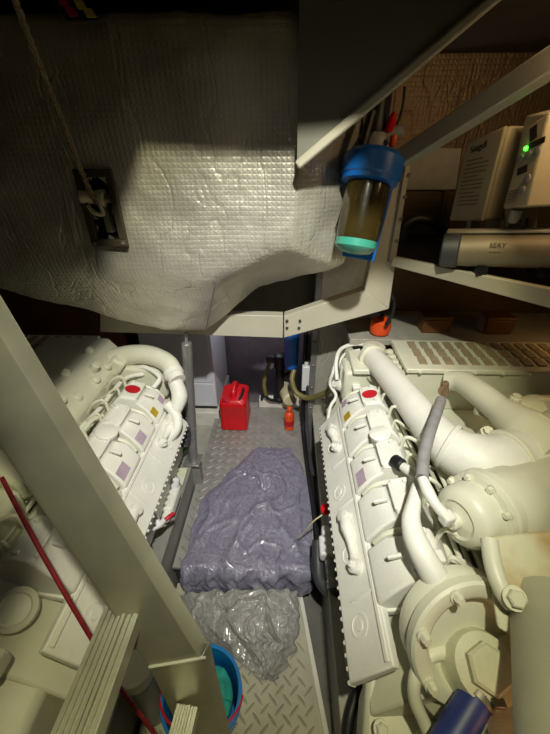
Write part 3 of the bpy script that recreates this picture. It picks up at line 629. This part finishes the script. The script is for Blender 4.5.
MB().tube([PZ(462, 652, .75), PZ(442, 652, .76), PZ(424, 660, .755), PZ(415, 678, .74), PZ(415, 700, .71), PZ(424, 722, .68), PZ(434, 745, .66)], [.016, .014, .013, .013, .013, .013, .013], 14).build('breather_pipe', 'paint', er)
bh = MB().tube([PZ(482, 688, .76), PZ(470, 708, .75), PZ(452, 738, .73), PZ(440, 760, .72)], .030, 20).build('blue_hose', 'dblue', er, label='dark blue hose end with steel clip')
q = PZ(478, 694, .757); qd = PZ(470, 708, .75)-q; MB().lathe(q, qd, [(.032, 0), (.033, .001), (.033, .012), (.032, .013)], 28).build('hose_clip', 'steel', bh)
MB().box(q + V((.02, -.02, .025)), (.025, .014, .014)).build('clip_screw', 'steel', bh, bev=.002)
MB().lathe(PZ(448, 685, .66), (-.7, -.3, .6), [(.055, -.04), (.055, 0), (.05, .004), (.05, .015), (.055, .02), (.055, .04), (.05, .045)], 30).build('bellows', 'paintg', er)
fo = MB(); fo.prism([E(-.005, .20, .50), E(.02, .33, .60), E(.16, .40, .62), E(.30, .20, .60), E(.16, .10, .52)], (0, 0, -.16)); fo.build('gear_case', 'paint', er, bev=.014)
MB().lathe(E(.17, .16, .58), (0, -.3, 1), [(.09, -.03), (.09, .012), (.082, .018), (.05, .022), (.0, .024)], 36, cap1=False).build('case_cover', 'paint', er)
MB().bolt(E(.035, .235, .58), (0, -.4, .9), .013, .014).build('bolt', 'paint', er)
pl_ = MB(); pl_.prism([PZ(400, 552, .70), PZ(411, 556, .70), PZ(424, 592, .70), PZ(413, 596, .70)], (0, 0, .012)); tg = pl_.build('data_plate', 'lil', er, bev=.001)
for k in range(5): MB().bar(PZ(404+2.6*k, 560+7*k, .713), PZ(411+2.6*k, 558+7*k, .713), .004, .001).build('red_print_line', 'redst', tg)

# ---------- port engine
el = thing('marine_engine', 'off white diesel engine left of the walkway, partly behind the aluminium ladder', 'engine', (-.9, .8, .28), 'pair of white diesel engines')
EL, DL, prl = engine_common(el, -1, -.47, False)
charge_box(el, EL, DL, .42, 1.05, 1.12, 1.42, .76, .93)
mf = prl([(.28, .72), (.27, .86), (.34, .95), (.60, .95), (.64, .72)], .62, 1.38, 'exhaust_manifold', 'paint', bev=.012)
for (s, y, z) in ((.29, 1.30, .885), (.29, 1.22, .89), (.29, 1.12, .89), (.30, 1.16, .93), (.30, 1.0, .89), (.31, .93, .93), (.29, .86, .88), (.36, 1.06, .955), (.36, 1.24, .955)):
    MB().lathe(EL(s, y, z), DL(-.6, 0, .75), [(.018, -.02), (.018, .008), (.012, .016), (.0, .017)], 14, cap1=False).build('boss', 'paint', mf)
MB().box(EL(.28, 1.28, .86), (.06, .10, .12), (DL(.8, 0, .6), V((0, 1, 0)), DL(-.6, 0, .8))).build('flange', 'paint', mf, bev=.012)
lp = [EL(.30, 1.30, .885), EL(.22, 1.31, .90), EL(.13, 1.30, .905), EL(.04, 1.26, .89), EL(.0, 1.21, .86)]
pp = MB().tube(lp, [.044, .044, .043, .04, .037], 22, 8).build('intake_pipe', 'paint', el)
MB().lathe(lp[4], lp[4]-lp[3], [(.043, -.02), (.043, 0), (.036, .005), (.036, .03)], 22).build('collar', 'paintw', pp)
MB().tube([EL(0, 1.20, .84), EL(-.02, 1.17, .78), EL(.0, 1.13, .72), EL(.02, 1.12, .66)], [.03, .034, .026, .03], 14).build('water_elbow', 'paintw', el)
MB().tube([EL(.03, 1.14, .76), EL(-.01, 1.12, .72), EL(-.02, 1.08, .68), EL(.02, 1.05, .64)], [.02, .022, .018, .024], 12).build('water_elbow', 'paintw', el)
MB().tube([EL(.22, 1.28, .84), EL(.15, 1.27, .86), EL(.08, 1.24, .83), EL(.10, 1.2, .80)], .011, 10).build('vent_pipe', 'paintw', el)
MB().tube([EL(.29, .70, .82), EL(.26, .85, .83), EL(.24, 1.0, .83), EL(.22, 1.2, .84), EL(.16, 1.26, .83)], .009, 10).build('vent_pipe', 'paintw', el)
MB().tube([EL(.27, .75, .84), EL(.23, .8, .84), EL(.21, .9, .86), EL(.2, .96, .84)], .008, 8).build('vent_pipe', 'paint', el)
# near end, seen below the ladder
nb = prl([(.10, .36), (.06, .62), (.18, .74), (.62, .76), (.66, .36)], .02, .30, 'flywheel_housing', 'paint', bev=.02)
MB().bar(EL(.22, .05, .765), EL(.26, .19, .772), .03, .02).build('rib', 'paint', nb, bev=.004)
MB().bar(EL(.10, .26, .76), EL(.62, .26, .78), .05, .05).build('seam_flange', 'paint2', nb, bev=.008)
prl([(.26, .70), (.24, .88), (.44, .92), (.62, .80)], .34, .60, 'pump_housing', 'paint', bev=.02)
MB().lathe(EL(.27, .47, .90), DL(-.6, -.4, .7), [(.05, -.08), (.05, .02), (.042, .026), (.03, .03), (.0, .031)], 30, cap1=False).build('pump_cap', 'paint', el)
MB().lathe(EL(.50, .62, .84), DL(-.3, -.7, .6), [(.14, -.14), (.15, -.1), (.15, .06), (.13, .09), (.06, .10), (.0, .1)], 40, cap1=False).build('turbo_housing', 'paint', el)
MB().lathe(EL(.14, .36, .765), DL(-.4, -.3, .85), [(.045, -.04), (.045, 0), (.034, .003), (.03, .0), (.0, .002)], 30, cap1=False).build('core_plug', 'paint', el)
MB().tube([EL(.24, .36, .88), EL(.26, .31, .84), EL(.24, .27, .80), EL(.18, .25, .80)], .008, 8).build('cable', 'black', el)

# ================================================================ POLE, CABINET, CANS, PUMPS AT THE BACK
po = thing('support_pole', 'galvanised pole standing on a square foot left of the walkway', 'pole', (-.476, 1.27, .0))
pb, ptp = V((-.478, 1.27, .28)), V((-.43, 1.315, .99)); pd = ptp-pb
MB().lathe(pb, pd, [(.024, 0), (.024, pd.length-.03), (.02, pd.length-.025), (.008, pd.length-.02), (.008, pd.length+.02)], 24).build('tube', 'galv', po)
MB().box(pb + V((0, 0, .006)), (.085, .085, .012)).build('foot_plate', 'galv', po, bev=.002)
MB().box(pb + V((.01, 0, -.14)), (.05, .05, .28)).build('post_base', 'string', po, bev=.003)
cb_ = thing('equipment_cabinet', 'white square sided cabinet beyond the pole, left of the red can', 'cabinet', (-.65, 2.0, .13))
MB().span((-.90, 1.84, .20), (-.455, 2.28, 1.10)).build('body', 'cab', cb_, bev=.006)
MB().span((-.895, 1.833, .40), (-.47, 1.84, 1.09)).build('front_panel', 'cab', cb_, bev=.003)
MB().span((-.895, 1.833, .21), (-.47, 1.84, .392)).build('front_panel', 'cab', cb_, bev=.003)
MB().span((-.89, 1.85, .175), (-.465, 2.27, .20)).build('plinth_gap', 'black', cb_); MB().span((-.91, 1.80, -.06), (-.445, 2.28, .175)).build('base', 'whitetrim', cb_, bev=.003)
MB().span((-.55, 1.828, .78), (-.495, 1.833, .90)).build('label_plate', 'ivory', cb_)
for k in range(5): MB().span((-.545, 1.8265, .795+.02*k), (-.502, 1.828, .80+.02*k)).build('print_line', 'greyc', cb_)
MB().span((-.64, 1.81, .80), (-.62, 1.833, .90)).build('handle', 'black', cb_, bev=.004)
# red jerry can
rc = thing('jerry_can', 'red plastic jerry can standing on the tread plate by the white cabinet', 'jerry can', (-.33, 1.78, .13))
def rrect(cx, cy, hx, hy, r, z, n=6):
    o = []
    for (sx, sy, a0) in ((1, 1, 0), (-1, 1, 90), (-1, -1, 180), (1, -1, 270)):
        for k in range(n+1):
            a = math.radians(a0 + 90*k/n); o.append(V((cx+sx*(hx-r)+r*math.cos(a), cy+sy*(hy-r)+r*math.sin(a), z)))
    return o
def loft(mb, rings, cap=True):
    rv = [[mb.bm.verts.new(p) for p in r] for r in rings]
    for a, b in zip(rv, rv[1:]):
        for k in range(len(a)): mb.bm.faces.new((a[k], a[(k+1) % len(a)], b[(k+1) % len(a)], b[k]))
    if cap: mb.bm.faces.new(rv[0][::-1]); mb.bm.faces.new(rv[-1])
mm = MB(); cx, cy = -.325, 1.79
loft(mm, [rrect(cx, cy, .078, .105, .02, .132), rrect(cx, cy, .088, .115, .025, .142), rrect(cx, cy, .088, .115, .025, .17), rrect(cx, cy, .085, .112, .025, .176), rrect(cx, cy, .085, .112, .025, .31), rrect(cx, cy, .088, .115, .028, .318), rrect(cx, cy, .084, .11, .03, .345), rrect(cx, cy, .06, .095, .03, .362)])
mm.build('body', 'red', rc)
MB().tube([(cx, cy+.075, .345), (cx, cy+.06, .385), (cx, cy+.02, .398), (cx, cy-.03, .394), (cx, cy-.05, .352)], .021, 12).build('handle', 'red', rc)
MB().lathe((cx-.035, cy-.08, .35), (0, -.25, 1), [(.024, -.01), (.024, .02), (.02, .024)], 20).build('cap', 'redst', rc)
MB().tube([(cx+.04, cy-.085, .35), (cx+.045, cy-.07, .364), (cx+.055, cy-.02, .366), (cx+.055, cy+.04, .36)], .009, 10).build('spout', 'black', rc)
# orange bottle
bo = thing('bottle', 'small orange bottle standing on the tread plate below the blue filter', 'bottle', (.032, 1.72, .13))
MB().lathe((.032, 1.72, .131), (0, 0, 1), [(.028, 0), (.031, .004), (.031, .11), (.026, .125), (.014, .135), (.014, .15)], 28).build('body', 'orange', bo)
MB().lathe((.032, 1.72, .278), (0, 0, 1), [(.017, 0), (.017, .02), (.012, .024)], 20).build('cap', 'orange', bo)
MB().lathe((.032, 1.72, .165), (0, 0, 1), [(.0318, 0), (.0318, .04)], 28, False, False).build('wrapper', 'redst', bo)
# low plank, pump, strainer
pk = MB(); pk.span((-.18, 1.93, .13), (.16, 1.985, .20)); tag(pk.build('plank', 'whitetrim', bev=.003), 'whitish plank across the far end of the tread plate', 'plank')
pm = thing('pump', 'black pump with a pale motor canister on the plank at the far end', 'pump', (-.02, 1.95, .20))
MB().lathe((-.035, 1.94, .20), (0, 0, 1), [(.045, 0), (.045, .02), (.03, .03), (.03, .26), (.04, .27), (.04, .36), (.025, .37)], 20).build('pump_head', 'black', pm)
MB().lathe((.02, 1.90, .27), (.3, -1, 0), [(.045, -.1), (.05, -.09), (.05, .06), (.04, .07), (.02, .072)], 24).build('motor', 'cream', pm)
MB().box((-.08, 1.94, .53), (.09, .05, .05)).build('valve_body', 'black', pm, bev=.01)
MB().tube([(-.10, 1.93, .53), (-.12, 1.91, .45), (-.14, 1.9, .36), (-.13, 1.9, .27), (-.12, 1.93, .21)], .013, 10).build('hose', 'yhose', pm)
MB().tube([(.0, 1.93, .40), (.06, 1.9, .45), (.08, 1.88, .36), (.05, 1.86, .28)], .016, 10).build('hose', 'black', pm)
MB().tube([(-.16, 1.93, .20), (-.15, 1.9, .26), (-.1, 1.88, .24), (-.06, 1.9, .215)], .01, 8).build('hose', 'black', pm)
bf = thing('water_filter', 'small bright blue filter bowl hanging below the cross beam at the back', 'filter', (.03, 1.80, .6))
q = PY(291, 368, 1.78)
MB().lathe(q, (0, 0, 1), [(.02, 0), (.036, .008), (.042, .03), (.044, .24), (.05, .25), (.05, .28)], 28).build('bowl', 'blue', bf)
MB().lathe(q + V((0, 0, .28)), (0, 0, 1), [(.055, 0), (.055, .06), (.03, .07)], 28).build('head', 'black', bf)
MB().span(q + V((-.02, .0, .30)), V((q.x+.02, 2.3, q.z+.34))).build('bracket', 'black', bf)
vb = thing('valve_box', 'small white upright switch box on the pillar beside the blue filter', 'switch box', (.10, 1.74, .5))
q = PY(305, 388, 1.72); MB().box(q + V((0, 0, .075)), (.045, .04, .17)).build('body', 'white', vb, bev=.005); MB().lathe(q + V((0, 0, .16)), (0, 0, 1), [(.012, 0), (.012, .02), (.009, .022)], 12).build('knob', 'white', vb)
MB().tube([q + V((0, 0, .05)), q + V((.06, 0, .05)), V((.15, 1.70, q.z+.05))], .018, 12).build('pipe', 'galv', vb)
hz = MB(); hz.tube([PY(294, 370, 1.76), PY(292, 380, 1.72), PY(296, 392, 1.68), PY(307, 398, 1.64), PY(320, 395, 1.58), PY(334, 388, 1.5), PY(340, 384, 1.45)], .016, 12, 8)
tag(hz.build('hose', 'yhose'), 'translucent yellowish hose looping from the blue filter to the right engine', 'hose')
pc = thing('pillar', 'silver foil lined pillar at the far right of the walkway', 'pillar', (.2, 1.70, .0))
MB().span((.142, 1.66, -.06), (.175, 1.72, 1.30)).build('channel', 'galv', pc, bev=.003)
MB().span((.175, 1.68, -.06), (.42, 1.72, 1.30)).build('foil_panel', 'foil', pc)
for z in (.35, .5, .65, .8): MB().bolt((.158, 1.66, z), (0, -1, 0), .007, .006).build('bolt', 'steel', pc)
hz = MB(); hz.tube([(.115, 1.80, 1.1), (.115, 1.74, .6), (.118, 1.70, .25), (.125, 1.60, .155), (.135, 1.40, .15), (.155, 1.1, .15), (.165, .95, .15), (.168, .86, .13)], .013, 10, 8)
tag(hz.build('hose', 'black'), 'long black hose down the pillar and along the right edge of the walkway', 'hose')
hz = MB(); hz.tube([(.135, 1.82, 1.1), (.135, 1.75, .7), (.137, 1.655, .3), (.15, 1.5, .17), (.166, 1.3, .165)], .009, 10, 8)
tag(hz.build('cable', 'dg'), 'thinner grey black cable beside the long hose at the pillar foot', 'cable')
hz = MB(); hz.tube([PZ(318, 540, .30), PZ(318, 560, .26), PZ(320, 580, .24), PZ(330, 591, .25), PZ(342, 588, .31), PZ(352, 580, .34), PZ(360, 574, .36)], .024, 14, 8)
tag(hz.build('hose', 'dg'), 'thick dark hose bending in a U near the small white pump', 'hose')
hz = MB(); hz.tube([PZ(346, 745, .33), PZ(350, 715, .33), PZ(358, 690, .35), PZ(366, 668, .38), PZ(376, 650, .42)], .015, 12, 8)
tag(hz.build('hose', 'black'), 'black hose rising past the foot of the right engine at bottom', 'hose')
bpn = thing('bilge_pump', 'small white pump with hose tails on the right engine bed by the bag', 'pump', PZ(326, 552, .285))
q = PZ(326, 548, .33); MB().box(q, (.055, .08, .05)).build('body', 'white', bpn, bev=.008); MB().box(q + V((.005, .05, .01)), (.04, .05, .06)).build('motor', 'white', bpn, bev=.01)
MB().lathe(q + V((.01, -.04, -.01)), (.05, -1, -.15), [(.018, 0), (.018, .07), (.022, .075), (.022, .10)], 16).build('outlet', 'greyc', bpn)
MB().span(q + V((-.02, -.03, -.046)), q + V((.02, .03, -.024))).build('foot', 'dg', bpn)
vl = thing('stop_valve', 'red round knob on a thin white stem beside the right engine', 'valve', PZ(326, 509, .40))
q = PZ(326, 509, .44); MB().lathe(q, (-.3, -.5, .8), [(.016, -.012), (.021, -.008), (.021, .006), (.014, .011), (.0, .012)], 20, cap1=False).build('knob', 'red', vl)
MB().tube([q, q + V((.02, .02, -.05)), q + V((.03, .03, -.15))], .007, 8).build('stem', 'white', vl); MB().tube([q + V((.01, .01, -.03)), PZ(315, 520, .38), PZ(306, 530, .30), PZ(300, 537, .22), PZ(297, 539, .165)], .003, 6).build('wire', 'cream', vl)
MB().tube([q + V((.02, .02, -.05)), PZ(338, 512, .47), PZ(345, 510, .52)], .009, 8).build('pipe', 'white', vl)
bt = thing('stop_valve', 'white lever tap with a dark red handle beside the left engine', 'valve', PZ(158, 520, .42))
q = PZ(158, 520, .44); MB().tube([PZ(142, 540, .45), PZ(150, 531, .445), PZ(159, 525, .44), PZ(164, 520, .44)], [.006, .008, .012, .010], 10).build('stem', 'white', bt)
MB().tube([PZ(165, 520, .44), PZ(169, 517, .44), PZ(174, 513, .44)], [.008, .009, .007], 10).build('handle', 'redst', bt)
MB().tube([PZ(159, 525, .44), PZ(155, 517, .46), PZ(149, 512, .48), PZ(143, 510, .50)], .011, 10).build('pipe', 'white', bt)
lpn = thing('bilge_pump', 'off white pump body low between the left engine and the pole', 'pump', PZ(172, 505, .28))
q = PZ(172, 500, .33); MB().box(q, (.05, .14, .06)).build('body', 'paintw', lpn, bev=.012); MB().lathe(q + V((.0, .05, .02)), (.1, .5, .8), [(.02, 0), (.02, .04), (.012, .05)], 14).build('cap', 'white', lpn)
MB().lathe(q + V((0, -.07, 0)), (0, -1, 0), [(.02, 0), (.02, .03), (.014, .035)], 14).build('outlet', 'paintw', lpn)
MB().span(q + V((-.02, -.05, -.052)), q + V((.02, .05, -.03))).build('foot', 'dg', lpn)
hz = MB(); hz.tube([PZ(176, 368, .80), PZ(182, 385, .72), PZ(186, 405, .62), PZ(187, 425, .52), PZ(184, 445, .42)], .028, 14, 12, corr=.12)
tag(hz.build('hose', 'dg'), 'ribbed black hose dropping between the left engine and the pole', 'hose')
hz = MB(); hz.tube([PZ(193, 425, .5), PZ(191, 440, .42), PZ(184, 450, .36), PZ(176, 456, .34), PZ(172, 464, .34), PZ(178, 468, .30)], .016, 12, 8)
tag(hz.build('hose', 'greenhose'), 'dark green hose curling at the foot of the pole', 'hose')

# ================================================================ PLASTIC BAGS
def ridged(p, f): return 1 - abs(noise.noise(p * f)) * 2
def sheet(name, rows, m, amp, hfun, nu=170, nv=150, seed=0):
    rows = [(V(a), V(b)) for a, b in rows]
    def fn(u, v):
        k = u * (len(rows)-1); i = min(int(k), len(rows)-2); f = k-i
        def cr(j, side):
            return rows[max(0, min(len(rows)-1, j))][side]
        def cm(side):
            p0, p1, p2, p3 = cr(i-1, side), cr(i, side), cr(i+1, side), cr(i+2, side)
            return .5 * ((2*p1) + (p2-p0)*f + (2*p0-5*p1+4*p2-p3)*f*f + (3*p1-p0-3*p2+p3)*f**3)
        p = cm(0).lerp(cm(1), v)
        e = min(1, min(v, 1-v)*9) * min(1, min(u, 1-u)*9 + .15)
        s = V((seed, seed*1.7, 0))
        wv = V((p.x, p.y, p.z*.6)) + s
        wv2 = wv + V((noise.noise(wv*4), noise.noise(wv*4+V((5, 5, 5))), 0))*.10
        st = V((wv2.x*1.0, wv2.y*.45, wv2.z*.45))
        def crease(q, f, w): return max(0, 1 - abs(noise.noise(q*f))/w)**1.3
        h = .46*crease(st, 3.6, .13) + .34*crease(wv2+V((3, 1, 0)), 6.5, .09) + .2*crease(st+V((7, 2, 0)), 13, .11) + .10*crease(wv2+V((1, 9, 0)), 24, .12) + .5*(noise.noise(wv*3.2)*.5+.5)
        jag = V((noise.noise(V((v*1, u*14, seed)))*.02, noise.noise(V((u, v*14, seed+4)))*.02, 0))
        dr = max(0, min(1, (u-.70)/.08)) if m == 'bag' else 0
        fold = dr * (.016*noise.noise(V((v*7, 3, seed))) + .010*noise.noise(V((v*17 + u*2, 5, seed))) - .004)
        return p + jag + hfun(u, v, p) + V((0, -.8*dr, 1-dr)) * (amp * max(0, h) * (.12+.88*e)) + V((0, fold, dr*.02*noise.noise(V((v*5, 9, seed)))))
    mm = MB(); mm.grid(fn, nu, nv); return mm.build(name, m, solid=.0012, ang=60)
z1 = .137
def pz(a, b, z=z1): return PZ(a, b, z)
rows = [(pz(258, 447), pz(290, 449)), (pz(243, 460), pz(303, 470)), (pz(219, 483), pz(309, 487)), (pz(199, 508), pz(311, 515)), (pz(190, 545), pz(311, 550)),
        (V((-.435, .795, .14)), V((.125, .795, .14))), (V((-.435, .775, .085)), V((.13, .775, .085))), (V((-.425, .765, .02)), V((.125, .762, .03)))]
bag = sheet('plastic_bag', rows, 'bag', .026, lambda u, v, p: V((0, 0, .022*math.sin(math.pi*v)*math.sin(math.pi*min(1, u*1.35)) if u < .74 else 0)), seed=1.3)
tag(bag, 'large crumpled purple grey plastic sheet draped over the raised tread plate', 'plastic bag')
z2 = .010
rows = [(V((-.45, .742, .012)), V((.06, .742, .03))), (PZ(182, 600, z2), PZ(297, 592, z2+.05)), (PZ(190, 620, z2), PZ(299, 615, z2+.04)), (PZ(206, 638, z2), PZ(298, 636, z2+.02)), (PZ(226, 650, z2), PZ(291, 655, z2)), (PZ(244, 664, z2), PZ(280, 675, z2)), (PZ(258, 676, z2), PZ(272, 681, z2))]
bag2 = sheet('plastic_bag', rows, 'bag2', .034, lambda u, v, p: V((0, 0, .05*math.sin(math.pi*v)**.7*math.sin(math.pi*min(1, u*1.1+.12)))), seed=4.1, nu=130, nv=130)
tag(bag2, 'smaller crumpled grey plastic bag lying on the lower cream tread plate', 'plastic bag')

# ================================================================ BUCKET, RAG, LADDER
bu = thing('bucket', 'blue plastic bucket behind the foot of the aluminium ladder', 'bucket', (-.24, .37, 0))
bc = V((-.24, .37, .004)); mm = MB()
mm.lathe(bc, (0, 0, 1), [(.001, .004), (.085, .0), (.09, .004), (.118, .225), (.124, .226), (.124, .238), (.114, .238), (.086, .012), (.001, .010)], 48, False, False); mm.build('shell', 'bucket', bu)
MB().lathe(bc, (0, 0, 1), [(.117, .195), (.1235, .197), (.1245, .203), (.118, .205)], 48, False, False).build('band', 'bucket', bu)
hd = MB(); hd.tube([bc + V((-.126*math.cos(a), -.09*math.sin(a), .232 + .01*math.sin(a))) for a in [math.pi*k/12 for k in range(13)]], .004, 8); hd.build('handle', 'redst', bu, label='thin red handle')
def rag(u, v):
    a = u*2*math.pi; r = .092*v; p = bc + V((r*math.cos(a), r*math.sin(a), .15 + .03*(1-v)))
    q = p + V((2, 1, 0))
    return p + V((0, 0, .03*ridged(q, 9) + .015*ridged(p, 22)))
tag(MB().grid(rag, 60, 24).build('cloth', 'teal', solid=.003, ang=60), 'teal cloth stuffed inside the blue bucket', 'cloth')
lad = thing('ladder', 'wide aluminium ladder with ribbed treads in the left foreground', 'ladder', (-.2, .1, 0))
dup_ = V((-.42, .27, 1.0)); Ku, Kl = PZ(207, 657, .90), PZ(149, 667, .90)
w_ = (Ku-Kl); wd = w_.normalized(); nn_ = dup_.cross(wd).normalized(); nn_ = nn_ if nn_.y < 0 else -nn_
def stringer(off, flip, nm):
    top = .87; sgn = nn_ * (1 if not flip else -1)
    def P(u, t, back): return Kl + wd*(w_.length*u) + dup_*t - sgn*back + off
    o = None
    mm = MB(); mm.prism([P(0, 0, 0), P(.86, 0, 0), P(.86, top, 0), P(0, top, 0)], -sgn*.004)
    mm.prism([P(.86, 0, 0), P(1, 0, .022), P(1, top, .022), P(.86, top, 0)], -sgn*.004)
    mm.prism([P(0, 0, 0), P(0, 0, .03), P(0, top, .03), P(0, top, 0)], wd*.004)
    mm.build(nm, 'alu2', lad)
    dn = V((.0, 0, -1)); L = .89
    def Qf(u, t, back): return Kl + wd*(w_.length*u) + dn*t - V((0, sgn.y/abs(sgn.y), 0))*back + off
    mm = MB(); mm.prism([Qf(0, 0, 0), Qf(.9, 0, 0), Qf(.9, L, 0), Qf(0, L, 0)], V((0, .004*(1 if not flip else -1), 0)))
    mm.prism([Qf(.9, 0, 0), Qf(1, 0, .02), Qf(1, L, .02), Qf(.9, L, 0)], V((0, .004*(1 if not flip else -1), 0)))
    mm.build('stringer_foot', 'alu2', lad, bev=.001)
    MB().bar(Qf(0, 0, -.001), Qf(.98, 0, -.001), .004, .006).build('joint_seam', 'alu', lad)
stringer(V((0, 0, 0)), False, 'stringer'); stringer(V((-.05, -.46, 0)), True, 'stringer')
def rung(a, b, wid, nm='tread'):
    d = (b-a).normalized(); s_ = V((0, 0, 1)).cross(d).normalized(); mm = MB()
    for k in range(7):
        mm.bar(a + s_*(wid*(k/6-.5)), b + s_*(wid*(k/6-.5)), wid/9, .008 if k != 4 else .014)
    mm.bar(a - V((0, 0, .006)), b - V((0, 0, .006)), wid*1.08, .008)
    for e in (-.54, .54): mm.bar(a + s_*(wid*e) - V((0, 0, .014)), b + s_*(wid*e) - V((0, 0, .014)), .006, .032)
    mm.build(nm, 'alu', lad)
r1a = PZ(126, 600, 1.005); r1b = PZ(91, 690, 1.005); rd = (r1b-r1a).normalized()
rung(r1a, r1a + rd*.40, .05)
r2a = PZ(187, 708, .71); rung(V((r2a.x, .226, .71)), V((r2a.x-.04, -.22, .71)), .034)
# cord and canister
cd = MB(); cd.tube([PZ(2, 478, 1.02), PZ(28, 528, .98), PZ(60, 585, .88), PZ(97, 648, .74), PZ(120, 688, .60), PZ(146, 722, .48), PZ(160, 742, .42)], .0048, 10, 8)
tag(cd.build('cord', 'redrope'), 'dark red cord running down behind the aluminium ladder', 'cord')
cn = thing('canister', 'grey canister with a white lid between the ladder tread and the bucket', 'canister', (-.43, .385, 0))
MB().lathe((-.43, .385, -.012), (0, 0, 1), [(.042, 0), (.045, .004), (.045, .33), (.04, .335)], 30).build('body', 'greyc', cn)
MB().lathe((-.43, .385, .32), (0, 0, 1), [(.05, 0), (.05, .035), (.046, .04), (.0, .041)], 30, cap1=False).build('lid', 'paint', cn)

# ================================================================ LIGHT, WORLD, CAMERA
def light(name, kind, loc, energy, col, size=.05, **kw):
    l = bpy.data.lights.new(name, kind); l.energy = energy; l.color = col
    if kind == 'AREA': l.size = size
    else: l.shadow_soft_size = size
    for k, v in kw.items(): setattr(l, k, v)
    o = bpy.data.objects.new(name, l); o.location = loc; C.objects.link(o); return o
light('work_lamp', 'POINT', (.10, -.10, 2.52), 58, (1, .93, .53), .03)
def aim(o, tgt): o.rotation_euler = (V(tgt) - o.location).to_track_quat('-Z', 'Y').to_euler()
t_ = light('aisle_boost_spot', 'SPOT', (.12, -.10, 2.52), 165, (.93, .94, 1), .03, spot_size=math.radians(52), spot_blend=1.0); aim(t_, (-.06, 1.35, .35))  # added cool spot, brightens the far aisle, bags and lower tank
h_ = light('shelf_amber_fill', 'AREA', (.70, .86, 1.96), 2.4, (1, .66, .33), .3); aim(h_, (.95, 1.5, 1.45))  # unseen amber fill added to brighten the shelf boxes
light('under_shelf_fill', 'POINT', (1.2, 1.3, 1.15), .5, (1, .55, .2), .05)  # unseen amber fill added for the foil below the shelf
light('port_amber_fill', 'POINT', (-1.35, 1.2, 1.5), .8, (1, .5, .2), .05)  # unseen dim amber fill added for the left hull side
light('back_wall_fill', 'POINT', (-.10, 2.0, 1.0), 3.0, (.95, .92, 1), .04)  # unseen cool fill added to lift the foil at the back
light('orange_tint_fill', 'POINT', (.47, .10, .80), .22, (1, .5, .22), .04)  # unseen light added for the orange tint on the lower housings
a = light('hatch_fill', 'AREA', (.08, -.08, 2.3), .7, (.95, .97, 1), .7)  # soft fill added in the hatch opening
w = bpy.data.worlds.new('world'); sc.world = w; w.use_nodes = True
w.node_tree.nodes['Background'].inputs[0].default_value = (.9, .95, 1, 1); w.node_tree.nodes['Background'].inputs[1].default_value = .025
cam = bpy.data.cameras.new('camera'); co = bpy.data.objects.new('camera', cam); C.objects.link(co)
cam.sensor_fit = 'VERTICAL'; cam.sensor_height = 36; cam.lens = F_PX / 734 * 36; cam.clip_start = .01
co.location = EYE; co.rotation_euler = (math.pi/2 - PITCH, 0, YAW)
sc.camera = co
sc.view_settings.view_transform = 'Standard'; sc.view_settings.look = 'None'; sc.view_settings.gamma = 1; sc.view_settings.use_curve_mapping = False
sc.view_settings.exposure = 0.15
sc.cycles.max_bounces = 8; sc.cycles.use_denoising = True
sc.cycles.sample_clamp_indirect = 4
